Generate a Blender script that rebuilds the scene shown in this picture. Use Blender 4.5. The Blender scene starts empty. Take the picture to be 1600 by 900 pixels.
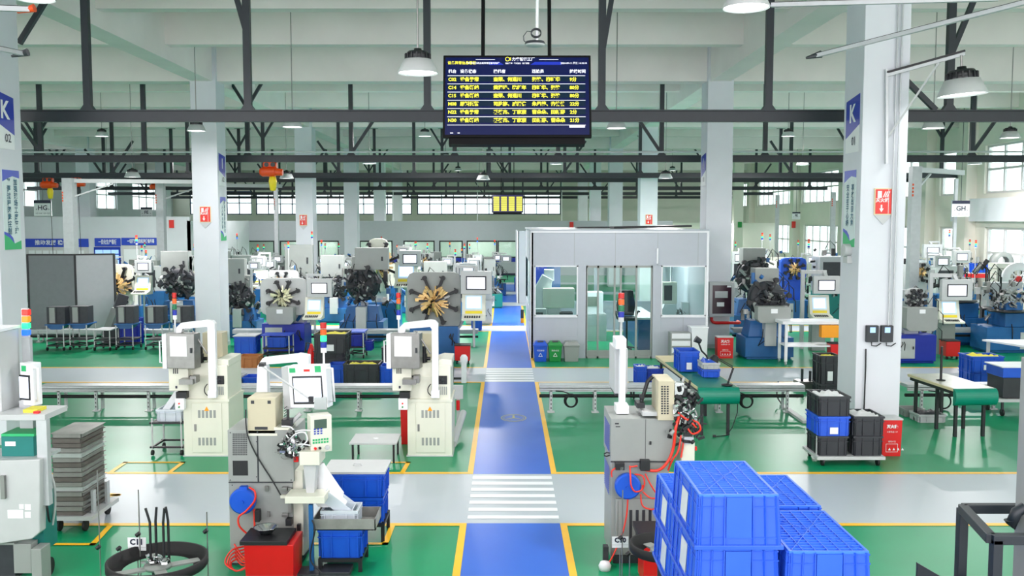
import bpy, math, random
from mathutils import Vector, Matrix
R = math.radians
random.seed(7)
S = bpy.context.scene
COL = S.collection

# ---------------------------------------------------------------- camera
F, CX, CH = 1450.0, 790.0, 3.8
TH = math.atan(106 / F)
cam = bpy.data.cameras.new('camera'); camo = bpy.data.objects.new('camera', cam); COL.objects.link(camo)
cam.sensor_width = 36; cam.lens = 36 * F / 1600; cam.shift_x = (800 - CX) / 1600
cam.clip_start = 0.05; cam.clip_end = 400
camo.location = (0, 0, CH); camo.rotation_euler = (R(90) - TH, 0, 0)
S.camera = camo

# ---------------------------------------------------------------- exposure
S.view_settings.view_transform = 'Standard'; S.view_settings.look = 'None'
S.view_settings.gamma = 1; S.view_settings.use_curve_mapping = False
S.view_settings.exposure = 0.56
S.cycles.use_denoising = True
S.cycles.max_bounces = 10; S.cycles.diffuse_bounces = 8; S.cycles.glossy_bounces = 3
S.cycles.transmission_bounces = 6; S.cycles.transparent_max_bounces = 12
S.cycles.sample_clamp_indirect = 6
S.cycles.caustics_reflective = False; S.cycles.caustics_refractive = False

# ---------------------------------------------------------------- sky
w = bpy.data.worlds.new('overcast_sky'); S.world = w; w.use_nodes = True
nt = w.node_tree; nt.nodes.clear()
bg = nt.nodes.new('ShaderNodeBackground'); wo = nt.nodes.new('ShaderNodeOutputWorld')
bg.inputs[0].default_value = (1.0, 0.95, 0.985, 1); bg.inputs[1].default_value = 3.0
nt.links.new(bg.outputs[0], wo.inputs[0])

# ---------------------------------------------------------------- pixel helpers (places on the floor / at a depth)
def PT(u, v, Y):
    x = (u - CX) / F; y = -(v - 450) / F
    dy = math.cos(TH) + y * math.sin(TH); dz = -math.sin(TH) + y * math.cos(TH)
    t = Y / dy
    return Vector((x * t, Y, CH + dz * t))
def G(u, v, z=0.0):
    x = (u - CX) / F; y = -(v - 450) / F
    dy = math.cos(TH) + y * math.sin(TH); dz = -math.sin(TH) + y * math.cos(TH)
    t = (z - CH) / dz
    return Vector((x * t, dy * t, z))
def HZ(v, Y): return PT(CX, v, Y).z

# ---------------------------------------------------------------- materials
def lin(c): return tuple(((x / 255) / 12.92 if x / 255 <= 0.04045 else ((x / 255 + 0.055) / 1.055) ** 2.4) for x in c) + (1,)
MATS = {}
def mat(name, rgb, rough=0.5, metal=0.0, var=0.0, scale=6.0, bump=0.0, emit=0.0, spec=0.5, alpha=None, coat=0.0):
    m = bpy.data.materials.new(name); m.use_nodes = True; n = m.node_tree; b = n.nodes['Principled BSDF']
    b.inputs['Base Color'].default_value = lin(rgb); b.inputs['Roughness'].default_value = rough
    b.inputs['Metallic'].default_value = metal; b.inputs['Specular IOR Level'].default_value = spec
    b.inputs['Coat Weight'].default_value = coat
    if emit:
        if name.startswith('tv_'): b.inputs['Base Color'].default_value = (.004, .005, .007, 1); var = 0
        b.inputs['Emission Color'].default_value = lin(rgb); b.inputs['Emission Strength'].default_value = emit
    if var or bump:
        tc = n.nodes.new('ShaderNodeTexCoord'); no = n.nodes.new('ShaderNodeTexNoise'); no.inputs['Scale'].default_value = scale
        no.inputs['Detail'].default_value = 5
        n.links.new(tc.outputs['Object'], no.inputs['Vector'])
        if var:
            mx = n.nodes.new('ShaderNodeMix'); mx.data_type = 'RGBA'
            a = tuple(max(0, c - var * 255) for c in rgb); bb = tuple(min(255, c + var * 130) for c in rgb)
            mx.inputs[6].default_value = lin(a); mx.inputs[7].default_value = lin(bb)
            n.links.new(no.outputs['Fac'], mx.inputs[0]); n.links.new(mx.outputs[2], b.inputs['Base Color'])
        if bump:
            bp = n.nodes.new('ShaderNodeBump'); bp.inputs['Strength'].default_value = bump; bp.inputs['Distance'].default_value = 0.02
            n.links.new(no.outputs['Fac'], bp.inputs['Height']); n.links.new(bp.outputs[0], b.inputs['Normal'])
    MATS[name] = m
    return m
mat('wall', (214, 217, 222), 0.8, var=0.03, scale=1.5)
mat('cream', (226, 222, 212), 0.8, var=0.03, scale=1.2)
mat('grey_wall', (178, 181, 188), 0.75, var=0.02)
mat('column', (216, 219, 226), 0.7, var=0.03, scale=2)
mat('concrete', (238, 232, 230), 0.85, var=0.06, scale=0.8)
mat('dark_steel', (30, 40, 47), 0.45, var=0.03)
mat('green', (0, 142, 95), 0.25, var=0.06, scale=0.7)
mat('lane', (178, 188, 195), 0.25, var=0.02, scale=0.8)
mat('blue_floor', (44, 102, 206), 0.28, var=0.05, scale=0.8)
mat('yellow', (248, 190, 0), 0.4, var=0.03)
mat('stripe', (238, 242, 246), 0.35, var=0.02)
mat('ivory', (222, 223, 208), 0.45, var=0.02, bump=0.05)
mat('beige', (196, 189, 163), 0.5, var=0.03)
mat('mgrey', (150, 155, 152), 0.45, var=0.04, scale=3)
mat('lgrey', (190, 193, 194), 0.45, var=0.03)
mat('white', (232, 234, 238), 0.4, var=0.02)
mat('galv', (190, 194, 197), 0.35, 0.25, var=0.06, scale=8)
mat('steel', (150, 150, 148), 0.35, 0.8, var=0.08, scale=9)
mat('chrome', (215, 218, 220), 0.15, 1.0, var=0.02)
mat('crate_blue', (38, 92, 212), 0.38, var=0.05, scale=4)
mat('bin_blue', (18, 86, 205), 0.4, var=0.05, scale=4)
mat('deep_blue', (14, 42, 165), 0.4, var=0.03)
mat('mblue', (26, 96, 158), 0.4, var=0.05, scale=5)
mat('teal', (10, 118, 112), 0.45, var=0.04)
mat('belt', (0, 128, 104), 0.4, var=0.03, scale=4)
mat('black', (26, 28, 32), 0.45, var=0.02)
mat('bin_black', (42, 46, 52), 0.45, var=0.04, scale=5)
mat('dark', (46, 50, 56), 0.5, var=0.05, scale=12)
mat('rubber', (20, 20, 22), 0.7, var=0.02)
mat('red', (216, 20, 22), 0.35, var=0.03)
mat('red_hose', (232, 58, 42), 0.35, var=0.02)
mat('orange', (226, 78, 18), 0.45, var=0.04)
mat('amber', (245, 160, 20), 0.45, var=0.02)
mat('brass', (255, 204, 138), 0.25, 0.4, var=0.14, scale=20)
mat('pale_brass', (238, 236, 200), 0.25, 0.3, var=0.12, scale=20)
mat('cardboard', (176, 116, 66), 0.8, var=0.04)
mat('tanwood', (222, 208, 168), 0.6, var=0.03)
mat('paper', (236, 238, 240), 0.7, var=0.01)
mat('rag', (220, 210, 70), 0.8, var=0.05)
mat('clear_plastic', (205, 214, 222), 0.25, var=0.03)
mat('traygrey', (150, 150, 146), 0.4, 0.3, var=0.2, scale=5)
mat('traydark', (112, 106, 101), 0.45, 0.3, var=0.16, scale=6)
mat('traylight', (186, 192, 190), 0.4, 0.3, var=0.12, scale=6)
mat('label_yellow', (236, 214, 40), 0.5, var=0.02)
mat('sign_blue', (16, 52, 168), 0.4, var=0.02)
mat('banner_blue', (40, 72, 190), 0.4, var=0.02)
mat('sign_red', (222, 40, 30), 0.4, var=0.02)
mat('ink', (30, 36, 60), 0.5, var=0.01)
mat('ink_teal', (20, 96, 120), 0.5, var=0.01)
mat('sticker_green', (40, 178, 110), 0.5, var=0.02)
mat('poster', (214, 228, 228), 0.6, var=0.02)
mat('screen_white', (222, 228, 246), 0.3, emit=0.75, var=0.01)
mat('screen_blue', (150, 186, 230), 0.3, emit=0.6, var=0.02)
mat('screen_dim', (120, 128, 120), 0.3, emit=0.1, var=0.02)
mat('lcd', (70, 92, 80), 0.3, var=0.02)
mat('tv_black', (5, 6, 8), 0.5, spec=.15, var=0.01)
mat('tv_navy', (6, 18, 84), 0.14, spec=.3, emit=0.6, var=0.02)
mat('tv_row', (8, 40, 66), 0.14, spec=.3, emit=0.55, var=0.02)
mat('tv_blue', (22, 50, 190), 0.2, emit=0.8, var=0.02)
mat('tv_yellow', (244, 238, 60), 0.3, emit=1.0, var=0.01)
mat('tv_white', (238, 242, 255), 0.3, emit=1.0, var=0.01)
mat('led_red', (240, 30, 20), 0.3, emit=1.2, var=0.01)
mat('led_orange', (255, 110, 10), 0.3, emit=1.2, var=0.01)
mat('led_green', (40, 230, 130), 0.3, emit=1.2, var=0.01)
mat('led_blue', (30, 90, 240), 0.3, emit=1.2, var=0.01)
mat('lens_red', (196, 24, 20), 0.3, var=0.01)
mat('lens_orange', (232, 96, 20), 0.3, var=0.01)
mat('lens_green', (10, 110, 70), 0.3, var=0.01)
mat('lens_blue', (14, 40, 160), 0.3, var=0.01)
mat('bin_green', (10, 140, 60), 0.4, var=0.02)
mat('lamp_white', (255, 255, 255), 0.3, emit=4.0, var=0.01)
mat('window_frame', (44, 66, 104), 0.5, var=0.02)
mat('frame_grey', (206, 204, 204), 0.5, var=0.02)
mat('brown_frame', (88, 70, 66), 0.5, var=0.02)
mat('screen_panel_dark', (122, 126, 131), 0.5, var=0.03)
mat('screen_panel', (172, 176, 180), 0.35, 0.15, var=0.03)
# translucent glass: thin pane
def glassmat(name, tint, mixf):
    m = bpy.data.materials.new(name); m.use_nodes = True; n = m.node_tree; n.nodes.clear()
    o = n.nodes.new('ShaderNodeOutputMaterial'); t = n.nodes.new('ShaderNodeBsdfTransparent'); g = n.nodes.new('ShaderNodeBsdfGlossy')
    mx = n.nodes.new('ShaderNodeMixShader'); fr = n.nodes.new('ShaderNodeLayerWeight'); fr.inputs[0].default_value = 0.25
    mt = n.nodes.new('ShaderNodeMath'); mt.operation = 'MULTIPLY_ADD'; mt.inputs[1].default_value = 0.22; mt.inputs[2].default_value = mixf
    t.inputs[0].default_value = lin(tint); g.inputs[0].default_value = (0.9, 0.95, 0.95, 1); g.inputs[1].default_value = 0.03
    n.links.new(fr.outputs['Fresnel'], mt.inputs[0]); n.links.new(mt.outputs[0], mx.inputs[0])
    n.links.new(t.outputs[0], mx.inputs[1]); n.links.new(g.outputs[0], mx.inputs[2]); n.links.new(mx.outputs[0], o.inputs[0])
    MATS[name] = m
glassmat('glass', (226, 238, 236), 0.03)

# ---------------------------------------------------------------- mesh builder
class MB:
    def __init__(s): s.v = []; s.f = []; s.m = []; s.sm = []
    def _add(s, vs, fs, m=0, smooth=False):
        o = len(s.v); s.v += [tuple(p) for p in vs]
        for f in fs: s.f.append([i + o for i in f]); s.m.append(m); s.sm.append(smooth)
        return s
    def box(s, x0, x1, y0, y1, z0, z1, m=0):
        vs = [(x, y, z) for z in (z0, z1) for y in (y0, y1) for x in (x0, x1)]
        return s._add(vs, [(0, 2, 3, 1), (4, 5, 7, 6), (0, 1, 5, 4), (2, 6, 7, 3), (0, 4, 6, 2), (1, 3, 7, 5)], m)
    def cbox(s, c, d, m=0, rot=None):
        x, y, z = d[0] / 2, d[1] / 2, d[2] / 2
        vs = [Vector((a, b, e)) for e in (-z, z) for b in (-y, y) for a in (-x, x)]
        if rot is not None: vs = [rot @ p for p in vs]
        c = Vector(c)
        return s._add([p + c for p in vs], [(0, 2, 3, 1), (4, 5, 7, 6), (0, 1, 5, 4), (2, 6, 7, 3), (0, 4, 6, 2), (1, 3, 7, 5)], m)
    def frus(s, x0, x1, y0, y1, z0, z1, t, m=0, ty=None):   # box whose top is inset by t
        ty = t if ty is None else ty
        vs = [(x0, y0, z0), (x1, y0, z0), (x0, y1, z0), (x1, y1, z0), (x0 + t, y0 + ty, z1), (x1 - t, y0 + ty, z1), (x0 + t, y1 - ty, z1), (x1 - t, y1 - ty, z1)]
        return s._add(vs, [(0, 2, 3, 1), (4, 5, 7, 6), (0, 1, 5, 4), (2, 6, 7, 3), (0, 4, 6, 2), (1, 3, 7, 5)], m)
    def bar(s, p, q, w, h=None, m=0):
        p, q = Vector(p), Vector(q); h = h or w; d = q - p; L = d.length
        if L < 1e-6: return s
        rot = d.to_track_quat('Y', 'Z').to_matrix()
        return s.cbox((p + q) / 2, (w, L, h), m, rot)
    def cyl(s, p, q, r, n=12, r2=None, m=0, caps=True):
        p, q = Vector(p), Vector(q); r2 = r if r2 is None else r2; d = (q - p)
        rot = d.to_track_quat('Z', 'Y').to_matrix()
        vs = []
        for c, rr in ((p, r), (q, r2)):
            for i in range(n):
                a = 2 * math.pi * i / n; vs.append(c + rot @ Vector((rr * math.cos(a), rr * math.sin(a), 0)))
        s._add(vs, [(i, (i + 1) % n, n + (i + 1) % n, n + i) for i in range(n)], m, True)
        if caps:
            s._add(vs[:n], [tuple(range(n - 1, -1, -1))], m); s._add(vs[n:], [tuple(range(n))], m)
        return s
    def tube(s, pts, r, n=8, m=0, closed=False):
        pts = [Vector(p) for p in pts]; k = len(pts); vs = []
        up = None
        for i, p in enumerate(pts):
            a = pts[(i - 1) % k] if (i > 0 or closed) else p; b = pts[(i + 1) % k] if (i < k - 1 or closed) else p
            d = (b - a).normalized()
            if up is None or abs(up.dot(d)) > 0.98: up = Vector((0, 0, 1)) if abs(d.z) < 0.9 else Vector((1, 0, 0))
            x = d.cross(up).normalized(); y = x.cross(d).normalized(); up = y
            for j in range(n):
                t = 2 * math.pi * j / n; vs.append(p + x * r * math.cos(t) + y * r * math.sin(t))
        fs = []
        for i in range(k if closed else k - 1):
            i2 = (i + 1) % k
            for j in range(n): fs.append((i * n + j, i * n + (j + 1) % n, i2 * n + (j + 1) % n, i2 * n + j))
        s._add(vs, fs, m, True)
        if not closed:
            s._add(vs[:n], [tuple(range(n - 1, -1, -1))], m); s._add(vs[-n:], [tuple(range(n))], m)
        return s
    def lathe(s, prof, c=(0, 0, 0), n=24, m=0, axis='z', smooth=True):
        c = Vector(c); vs = []
        for r, z in prof:
            for i in range(n):
                a = 2 * math.pi * i / n; x, y = r * math.cos(a), r * math.sin(a)
                p = Vector((x, y, z)) if axis == 'z' else (Vector((x, z, y)) if axis == 'y' else Vector((z, x, y)))
                vs.append(c + p)
        fs = []
        for k in range(len(prof) - 1):
            for i in range(n): fs.append((k * n + i, k * n + (i + 1) % n, (k + 1) * n + (i + 1) % n, (k + 1) * n + i))
        s._add(vs, fs, m, smooth)
        return s
    def prism(s, poly, a0, a1, plane='xz', m=0):     # poly in plane, extruded along the third axis
        n = len(poly)
        def mk(p, a):
            return (p[0], a, p[1]) if plane == 'xz' else ((p[0], p[1], a) if plane == 'xy' else (a, p[0], p[1]))
        vs = [mk(p, a0) for p in poly] + [mk(p, a1) for p in poly]
        s._add(vs, [tuple(range(n)), tuple(range(2 * n - 1, n - 1, -1))] + [(i, n + i, n + (i + 1) % n, (i + 1) % n) for i in range(n)], m)
        return s
    def mesh(s, name, mats):
        me = bpy.data.meshes.new(name); me.from_pydata(s.v, [], s.f)
        for k in mats: me.materials.append(MATS[k])
        me.polygons.foreach_set('material_index', s.m); me.polygons.foreach_set('use_smooth', s.sm)
        me.update(); return me
    def build(s, name, mats, parent=None, loc=None, rz=0, bevel=0.0, label=None):
        if isinstance(mats, str): mats = [mats]
        o = bpy.data.objects.new(name, s.mesh(name, mats)); COL.objects.link(o)
        if parent: o.parent = parent
        if loc is not None: o.location = loc
        if rz: o.rotation_euler[2] = rz
        if bevel:
            b = o.modifiers.new('bevel', 'BEVEL'); b.width = bevel; b.segments = 2; b.limit_method = 'ANGLE'; b.angle_limit = R(40)
        if label: o['label'] = label
        return o
def thing(name, label, cat, loc=(0, 0, 0), rz=0, group=None):
    o = bpy.data.objects.new(name, None); COL.objects.link(o); o.empty_display_size = 0.1
    o.location = loc; o.rotation_euler[2] = rz; o['label'] = label; o['category'] = cat
    if group: o['group'] = group
    return o
def tag(o, label, cat, group=None):
    o['label'] = label; o['category'] = cat
    if group: o['group'] = group
    return o
def st(o, label=None):
    o['kind'] = 'structure'
    if label: o['label'] = label
    return o
_kids = {}
def dup(root, loc, rz=0, label=None, group=None, scale=None):
    r = root.copy(); COL.objects.link(r); r.location = loc; r.rotation_euler[2] = rz
    if scale: r.scale = (scale,) * 3 if not isinstance(scale, tuple) else scale
    if label: r['label'] = label
    if group: r['group'] = group
    for ch in [o for o in COL.objects if o.parent == root]:
        c = ch.copy(); COL.objects.link(c); c.parent = r
        for g in [o for o in COL.objects if o.parent == ch]:
            d = g.copy(); COL.objects.link(d); d.parent = c
    return r
_tc = {}
def txt(s, size, m, parent, loc, rot=(R(90), 0, 0), align='LEFT', bold=0.0, name='lettering', width=None, vertical=False, spacing=1.0):
    if vertical: s = '\n'.join(s)
    key = (s, size, align, bold, m, spacing)
    if key not in _tc:
        cu = bpy.data.curves.new('lettering', 'FONT'); cu.body = s; cu.size = size; cu.align_x = align; cu.align_y = 'CENTER'
        cu.offset = bold; cu.resolution_u = 2; cu.space_line = spacing; cu.fill_mode = 'FRONT'
        o = bpy.data.objects.new('lettering', cu); COL.objects.link(o)
        bpy.context.view_layer.update()
        me = bpy.data.meshes.new_from_object(o.evaluated_get(bpy.context.evaluated_depsgraph_get()))
        me.name = 'lettering'; me.materials.clear(); me.materials.append(MATS[m])
        bpy.data.objects.remove(o); bpy.data.curves.remove(cu); _tc[key] = me
    o = bpy.data.objects.new(name, _tc[key]); COL.objects.link(o); o.parent = parent; o.location = loc; o.rotation_euler = rot
    if width:
        xs = [v.co.x for v in _tc[key].vertices]
        if xs and max(xs) > min(xs): o.scale[0] = width / (max(xs) - min(xs))
    return o
# ================================================================ STRUCTURE
fl = st(MB().box(-31, 21, -4, 90, -0.2, 0).build('floor', 'green'))
def paint(name, rects, m, z, label=None):
    b = MB()
    for x0, x1, y0, y1 in rects: b.box(x0, x1, y0, y1, z - 0.001, z)
    o = b.build(name, m, fl)
    if label: o['label'] = label
    return o
for k in ('green', 'lane', 'blue_floor'): MATS[k].node_tree.nodes['Principled BSDF'].inputs['Roughness'].default_value = .33; MATS[k].node_tree.nodes['Principled BSDF'].inputs['Specular IOR Level'].default_value = .24
def gy(v): return G(CX, v).y
lanes = [(818, 741), (597, 575), (517.5, 509), (478, 472.5), (460, 456), (444.5, 441.5)]
LY = [(gy(a), gy(b)) for a, b in lanes]
axl, axr = G(719, 900).x, G(889.5, 900).x
paint('grey_lane', [(-31, 21, a, b) for a, b in LY], 'lane', 0.003, 'pale grey cross lane')
YEND = LY[-1][1]
segs = []; y = -4
for a, b in LY: segs.append((y, a)); y = b
paint('blue_walkway', [(axl, axr, a, b) for a, b in segs], 'blue_floor', 0.004, 'blue painted walkway')
yl = []
for i, (a, b) in enumerate(segs):
    yl += [(axl - 0.085, axl - .001, a, b), (axr + .001, axr + 0.085, a, b)]
for a, b in LY[:4]:
    for (x0, x1) in ((-31, axl - .086), (axr + .086, 21)): yl += [(x0, x1, a - 0.1, a), (x0, x1, b, b + 0.1)]
paint('yellow_line', yl, 'yellow', 0.006)
zb = []
for k, v0 in enumerate((746.5, 755.5, 765, 775, 785.5, 796.5, 808.5)):
    zb.append((axl, axr, gy(v0 + 2.6), gy(v0 - 2.2)))
a, b = LY[1]
for k in range(6): zb.append((axl, axr, a + (b - a) * (k + 0.2) / 6, a + (b - a) * (k + 0.62) / 6))
paint('zebra_stripe', zb, 'stripe', 0.007)
# slanted yellow parking boxes
def pk(pts, wd=0.07):
    b = MB()
    for p, q in zip(pts[:-1], pts[1:]):
        P, Q = G(*p), G(*q); d = (Q - P).normalized(); nn = Vector((-d.y, d.x, 0)) * wd / 2; P = P - d * wd / 2; Q = Q + d * wd / 2
        b._add([P - nn + Vector((0, 0, .007)), Q - nn + Vector((0, 0, .007)), Q + nn + Vector((0, 0, .007)), P + nn + Vector((0, 0, .007))], [(0, 1, 2, 3)])
    return b.build('marking', 'yellow', fl)
pk([(171, 740), (196, 723), (286, 723), (263, 740)])
pk([(588, 740), (603, 723), (638, 723), (628, 740)])
pk([(477, 850), (602, 850), (613, 822)]); pk([(477, 850), (490, 822)])
pk([(60, 851), (145, 851), (172, 822)])
pk([(135, 768), (160, 772), (182, 774), (160, 777), (138, 778)], 0.1)
# faded ring emblem on the blue walkway
b = MB(); c = G(802.5, 653.5)
for rr, wd in ((0.235, 0.022), (0.19, 0.012)):
    n = 36
    for i in range(n):
        a0, a1 = 2 * math.pi * i / n, 2 * math.pi * (i + 1) / n
        vs = [(c.x + (rr + s * wd) * math.cos(t), c.y + (rr + s * wd) * math.sin(t) * 1.35, .008) for t in (a0, a1) for s in (-.5, .5)]
        b._add(vs, [(0, 1, 3, 2)])
for a in (90, 210, 330):
    p = Vector((c.x, c.y, .008)); q = p + Vector((math.cos(R(a)) * .15, math.sin(R(a)) * .22, 0)); nn = Vector((-(q - p).y, (q - p).x, 0)).normalized() * .02
    b._add([p - nn, q - nn, q + nn, p + nn], [(0, 1, 2, 3)])
mat('faded_yellow', (176, 176, 120), 0.5, var=0.08, scale=20)
b.build('floor_emblem', 'faded_yellow', fl)

# ---- ceiling slab with concrete beams
st(MB().box(-31, 21, -4, 86, 9.0, 9.3).build('ceiling', 'concrete'))
COLY = [3.4, 15.5, 27.4, 40.8, 53, 65, 75.5]
gl = MB(); gr = MB()
gl.box(-9.15, -8.55, -4, 86, 7.84, 9.0); gr.box(5.97, 6.57, -4, 86, 7.84, 9.0)
st(gl.build('trim_1', 'concrete')); st(gr.build('trim_2', 'concrete'))
gg = MB().box(-24.3, -23.7, -4, 86, 7.84, 9.0); st(gg.build('trim_3', 'concrete'))
ti = 4
ys = []
for i in range(len(COLY)):
    y0 = COLY[i]; y1 = COLY[i + 1] if i + 1 < len(COLY) else 86
    ys.append((y0 + .15, .6, 7.86)); d = (y1 - y0) / 3
    ys += [(y0 + .25 + d, .35, 8.2), (y0 + .25 + 2 * d, .35, 8.2)]
for y0, wd, zb_ in ys:
    if y0 < 85: st(MB().box(-31, 21, y0, y0 + wd, zb_, 9.0).build('trim_%d' % ti, 'concrete')); ti += 1

# ---- columns
def column(x, y, wx=0.757, dy=0.85, base=True):
    o = MB().box(x, x + wx, y, y + dy, 0, 9.0).build('column', 'column', bevel=0.012); st(o)
    if base:
        MB().box(x - .012, x + wx + .012, y - .012, y + dy + .012, 0, .12).build('baseboard', 'lgrey', o)
    return o
XL, XR = -8.45 - .757, 5.9
for i, y in enumerate(COLY[1:]):
    column(XL, y); column(XR, y)
    if y > 50: column(-24.4, y)

# ---- walls with window openings: strips between openings, along Y or X
wn = [1]
def wall(name, axis, pos, th, a0, a1, z1, holes, m, framem='frame_grey', nm=4, rows=2, z0=0.0):
    """holes: list of (b0,b1,zb0,zb1). built as a grid of boxes around the holes"""
    A = sorted({a0, a1, *[h[0] for h in holes], *[h[1] for h in holes]}); Z = sorted({z0, z1, *[h[2] for h in holes], *[h[3] for h in holes]})
    b = MB()
    def bx(bb, p0, p1, t0, t1, q0, q1):
        if axis == 'y': bb.box(pos + t0, pos + t1, p0, p1, q0, q1)
        else: bb.box(p0, p1, pos + t0, pos + t1, q0, q1)
    for i in range(len(A) - 1):
        run = None
        for k in range(len(Z) - 1):
            ca, cz = (A[i] + A[i + 1]) / 2, (Z[k] + Z[k + 1]) / 2
            if any(h[0] < ca < h[1] and h[2] < cz < h[3] for h in holes):
                if run: bx(b, A[i], A[i + 1], 0, th, run[0], run[1]); run = None
            else: run = (run[0] if run else Z[k], Z[k + 1])
        if run: bx(b, A[i], A[i + 1], 0, th, run[0], run[1])
    w_ = st(b.build(name, m))
    for h in holes:
        n = MB(); W = h[1] - h[0]; k = max(1, round(W / nm)); fw = .09; t = th / 2
        for j in range(k + 1):
            p = h[0] + (W - fw) * j / k; bx(n, p, p + fw, t - .04, t + .04, h[2], h[3])
        for j in range(rows + 1):
            q = h[2] + (h[3] - h[2] - fw) * j / rows; bx(n, h[0], h[1], t - .045, t + .045, q, q + fw)
        o = st(n.build('window_%d' % wn[0], framem)); wn[0] += 1
        g = MB(); bx(g, h[0], h[1], t - .004, t + .004, h[2], h[3]); g.build('pane', 'glass', o)
    return w_
# right outer wall: real windows between piers
rl = [(6, 14), (16, 24), (26, 38.8), (41.5, 42.9), (44.6, 53.2), (55.3, 62.4), (65, 74), (76, 82)]
holes = [(a, c, 1.4, 3.5) for a, c in rl] + [(a, c, 4.9, 6.9) for a, c in ((6, 14), (16, 24), (26, 39), (41.5, 43), (45, 53), (55, 63), (65, 74), (76, 82))]
wall('wall_right', 'y', 20.0, .3, -4, 86, 9.0, holes, 'cream', 'frame_grey', 1.3)
st(MB().box(19.7, 20.0, 26, 41.2, 3.75, 4.7).build('trim_40', 'wall'))
st(MB().box(16.2, 16.85, 66, 66.6, 0, 9).build('column', 'cream'))
for yy in (14.6, 24.6, 39.6, 43.4, 54, 63.3, 74.8): st(MB().box(19.55, 20.0, yy, yy + .8, 0, 9).build('column', 'cream'))
# left outer wall
wall('wall_left', 'y', -30.3, .3, -4, 86, 9.0, [(a, a + 8, 4.6, 6.8) for a in (4, 16, 28, 40, 52, 64, 75)], 'wall', 'frame_grey', 1.6)
# far outer wall: long blue-framed ribbon window
u2x = lambda u, Y: PT(u, 344, Y).x
wall('wall_back', 'x', 84.0, .3, -31, 21, 9.0, [(-28.5, -22.9, 4.3, 6.4), (u2x(400, 84), u2x(643, 84), 4.3, 6.2), (u2x(652, 84), u2x(876, 84), 4.3, 6.2)], 'cream', 'window_frame', 1.05, 2)
# ---- internal partitions (low rooms)
wl = [(359, 428), (436, 478), (496, 529), (561, 613), (630, 679), (686, 723), (729, 777), (777.5, 812)]
YP = 64.0
wall('wall_inner_back', 'x', YP, .15, u2x(293, YP), 11.5, HZ(345, YP), [(u2x(a, YP), u2x(c, YP), HZ(403, YP), HZ(376, YP)) for a, c in wl], 'grey_wall', 'black', 3.0, 1)
st(MB().box(u2x(293, YP), 20, 68.5, 68.7, 0, 3.6).build('wall_room_back', 'cream'))
for xr_ in (-14, -8, -2, 4, 10, 16):  # strip lights added so the rooms show bright through the partition windows
    o = thing('added_strip_light', 'added strip light brightening the rooms behind the far partition', 'lamp', (xr_, 66.3, 3.5), group='added strip lights behind the far partition')
    MB().box(-.6, .6, -.1, .1, 0, .05).build('tube', 'lamp_white', o); L = bpy.data.lights.new('room_fill_light', 'AREA'); L.shape = 'RECTANGLE'; L.size = 1.2; L.size_y = .3; L.energy = 130
    q = bpy.data.objects.new('room_fill_light', L); COL.objects.link(q); q.parent = o; q.location = (0, 0, -.02); MB().box(-.02, .02, -.02, .02, .05, 5.45).build('drop_rod', 'white', o)
st(MB().box(u2x(700, YP), u2x(830, YP), YP - .03, YP, HZ(409, YP), HZ(403, YP)).build('trim_41', 'deep_blue'))
st(MB().box(u2x(776, YP), u2x(830, YP), YP - .03, YP, HZ(434, YP), HZ(427, YP)).build('baseboard_back', 'ink'))
YQ = 52.0
st(MB().box(-30, u2x(296, YQ), YQ, YQ + .15, 0, HZ(338.5, YQ)).build('wall_inner_left', 'wall'))
st(MB().box(u2x(296, YQ) - .15, u2x(296, YQ), YQ, YP, 0, HZ(345, YQ)).build('wall_inner_return', 'wall'))
# glazed wall on the right behind the machines
# ---- steel monorail beams under the ceiling, with posts
BZ0, BZ1 = HZ(190.5, 17.4), HZ(172, 17.4)
def ibeam(b, x0, x1, y, z0, z1, wd=.16):
    b.box(x0, x1, y - wd / 2, y + wd / 2, z0, z0 + .022); b.box(x0, x1, y - wd / 2, y + wd / 2, z1 - .022, z1); b.box(x0, x1, y - .02, y + .02, z0 + .022, z1 - .022)
def steel_beam(y, xs, lab, braces=(), x0=-29, x1=19.5, wd=.16):
    t = thing('steel_beam', lab, 'beam', (0, y, 0)); b = MB(); ibeam(b, x0, x1, 0, BZ0, BZ1, wd); b.build('rail', 'dark_steel', t)
    for i, x in enumerate(xs):
        p = MB(); p.box(x - .065, x + .065, -.06, .06, BZ1, 8.22 if i % 3 else 8.4)
        p.prism([(x - .13, BZ1), (x + .13, BZ1), (x + .065, BZ1 + .09), (x - .065, BZ1 + .09)], -.063, .063)
        p.box(x - .18, x + .18, -.12, .12, 8.17, 8.2)
        p.build('post', 'dark_steel', t)
    for (xa, za, xb, zb2) in braces:
        MB().bar((xa, 0, za), (xb, 0, zb2), .09, .09).build('brace', 'dark_steel', t)
    return t
xs1 = [PT(u, 170, 17.4).x for u in (-120, 138, 388, 668, 940, 1200, 1482, 1740)]
B = lambda u, v, Y=17.4: (PT(u, v, Y).x, PT(u, v, Y).z)
steel_beam(17.4, xs1, 'nearest dark steel I-beam crossing just above and behind the big wall screen',
           [(*B(388, 62), *B(362, -30)), (*B(940, 92), *B(962, -40)), (*B(1482, 95), *B(1530, -20)), (*B(1462, 172), *B(1395, 105)), (*B(30, 68), *B(78, -10))])
labs = ['second dark steel I-beam from the front, with many hanging posts', 'third dark steel I-beam, level with the orange hoists', 'thin dark steel I-beam just behind the third one',
        'dark steel I-beam in front of the far ribbon windows', 'far dark steel I-beam across the ribbon windows', 'farthest dark steel I-beam along the top of the back windows']
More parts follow.
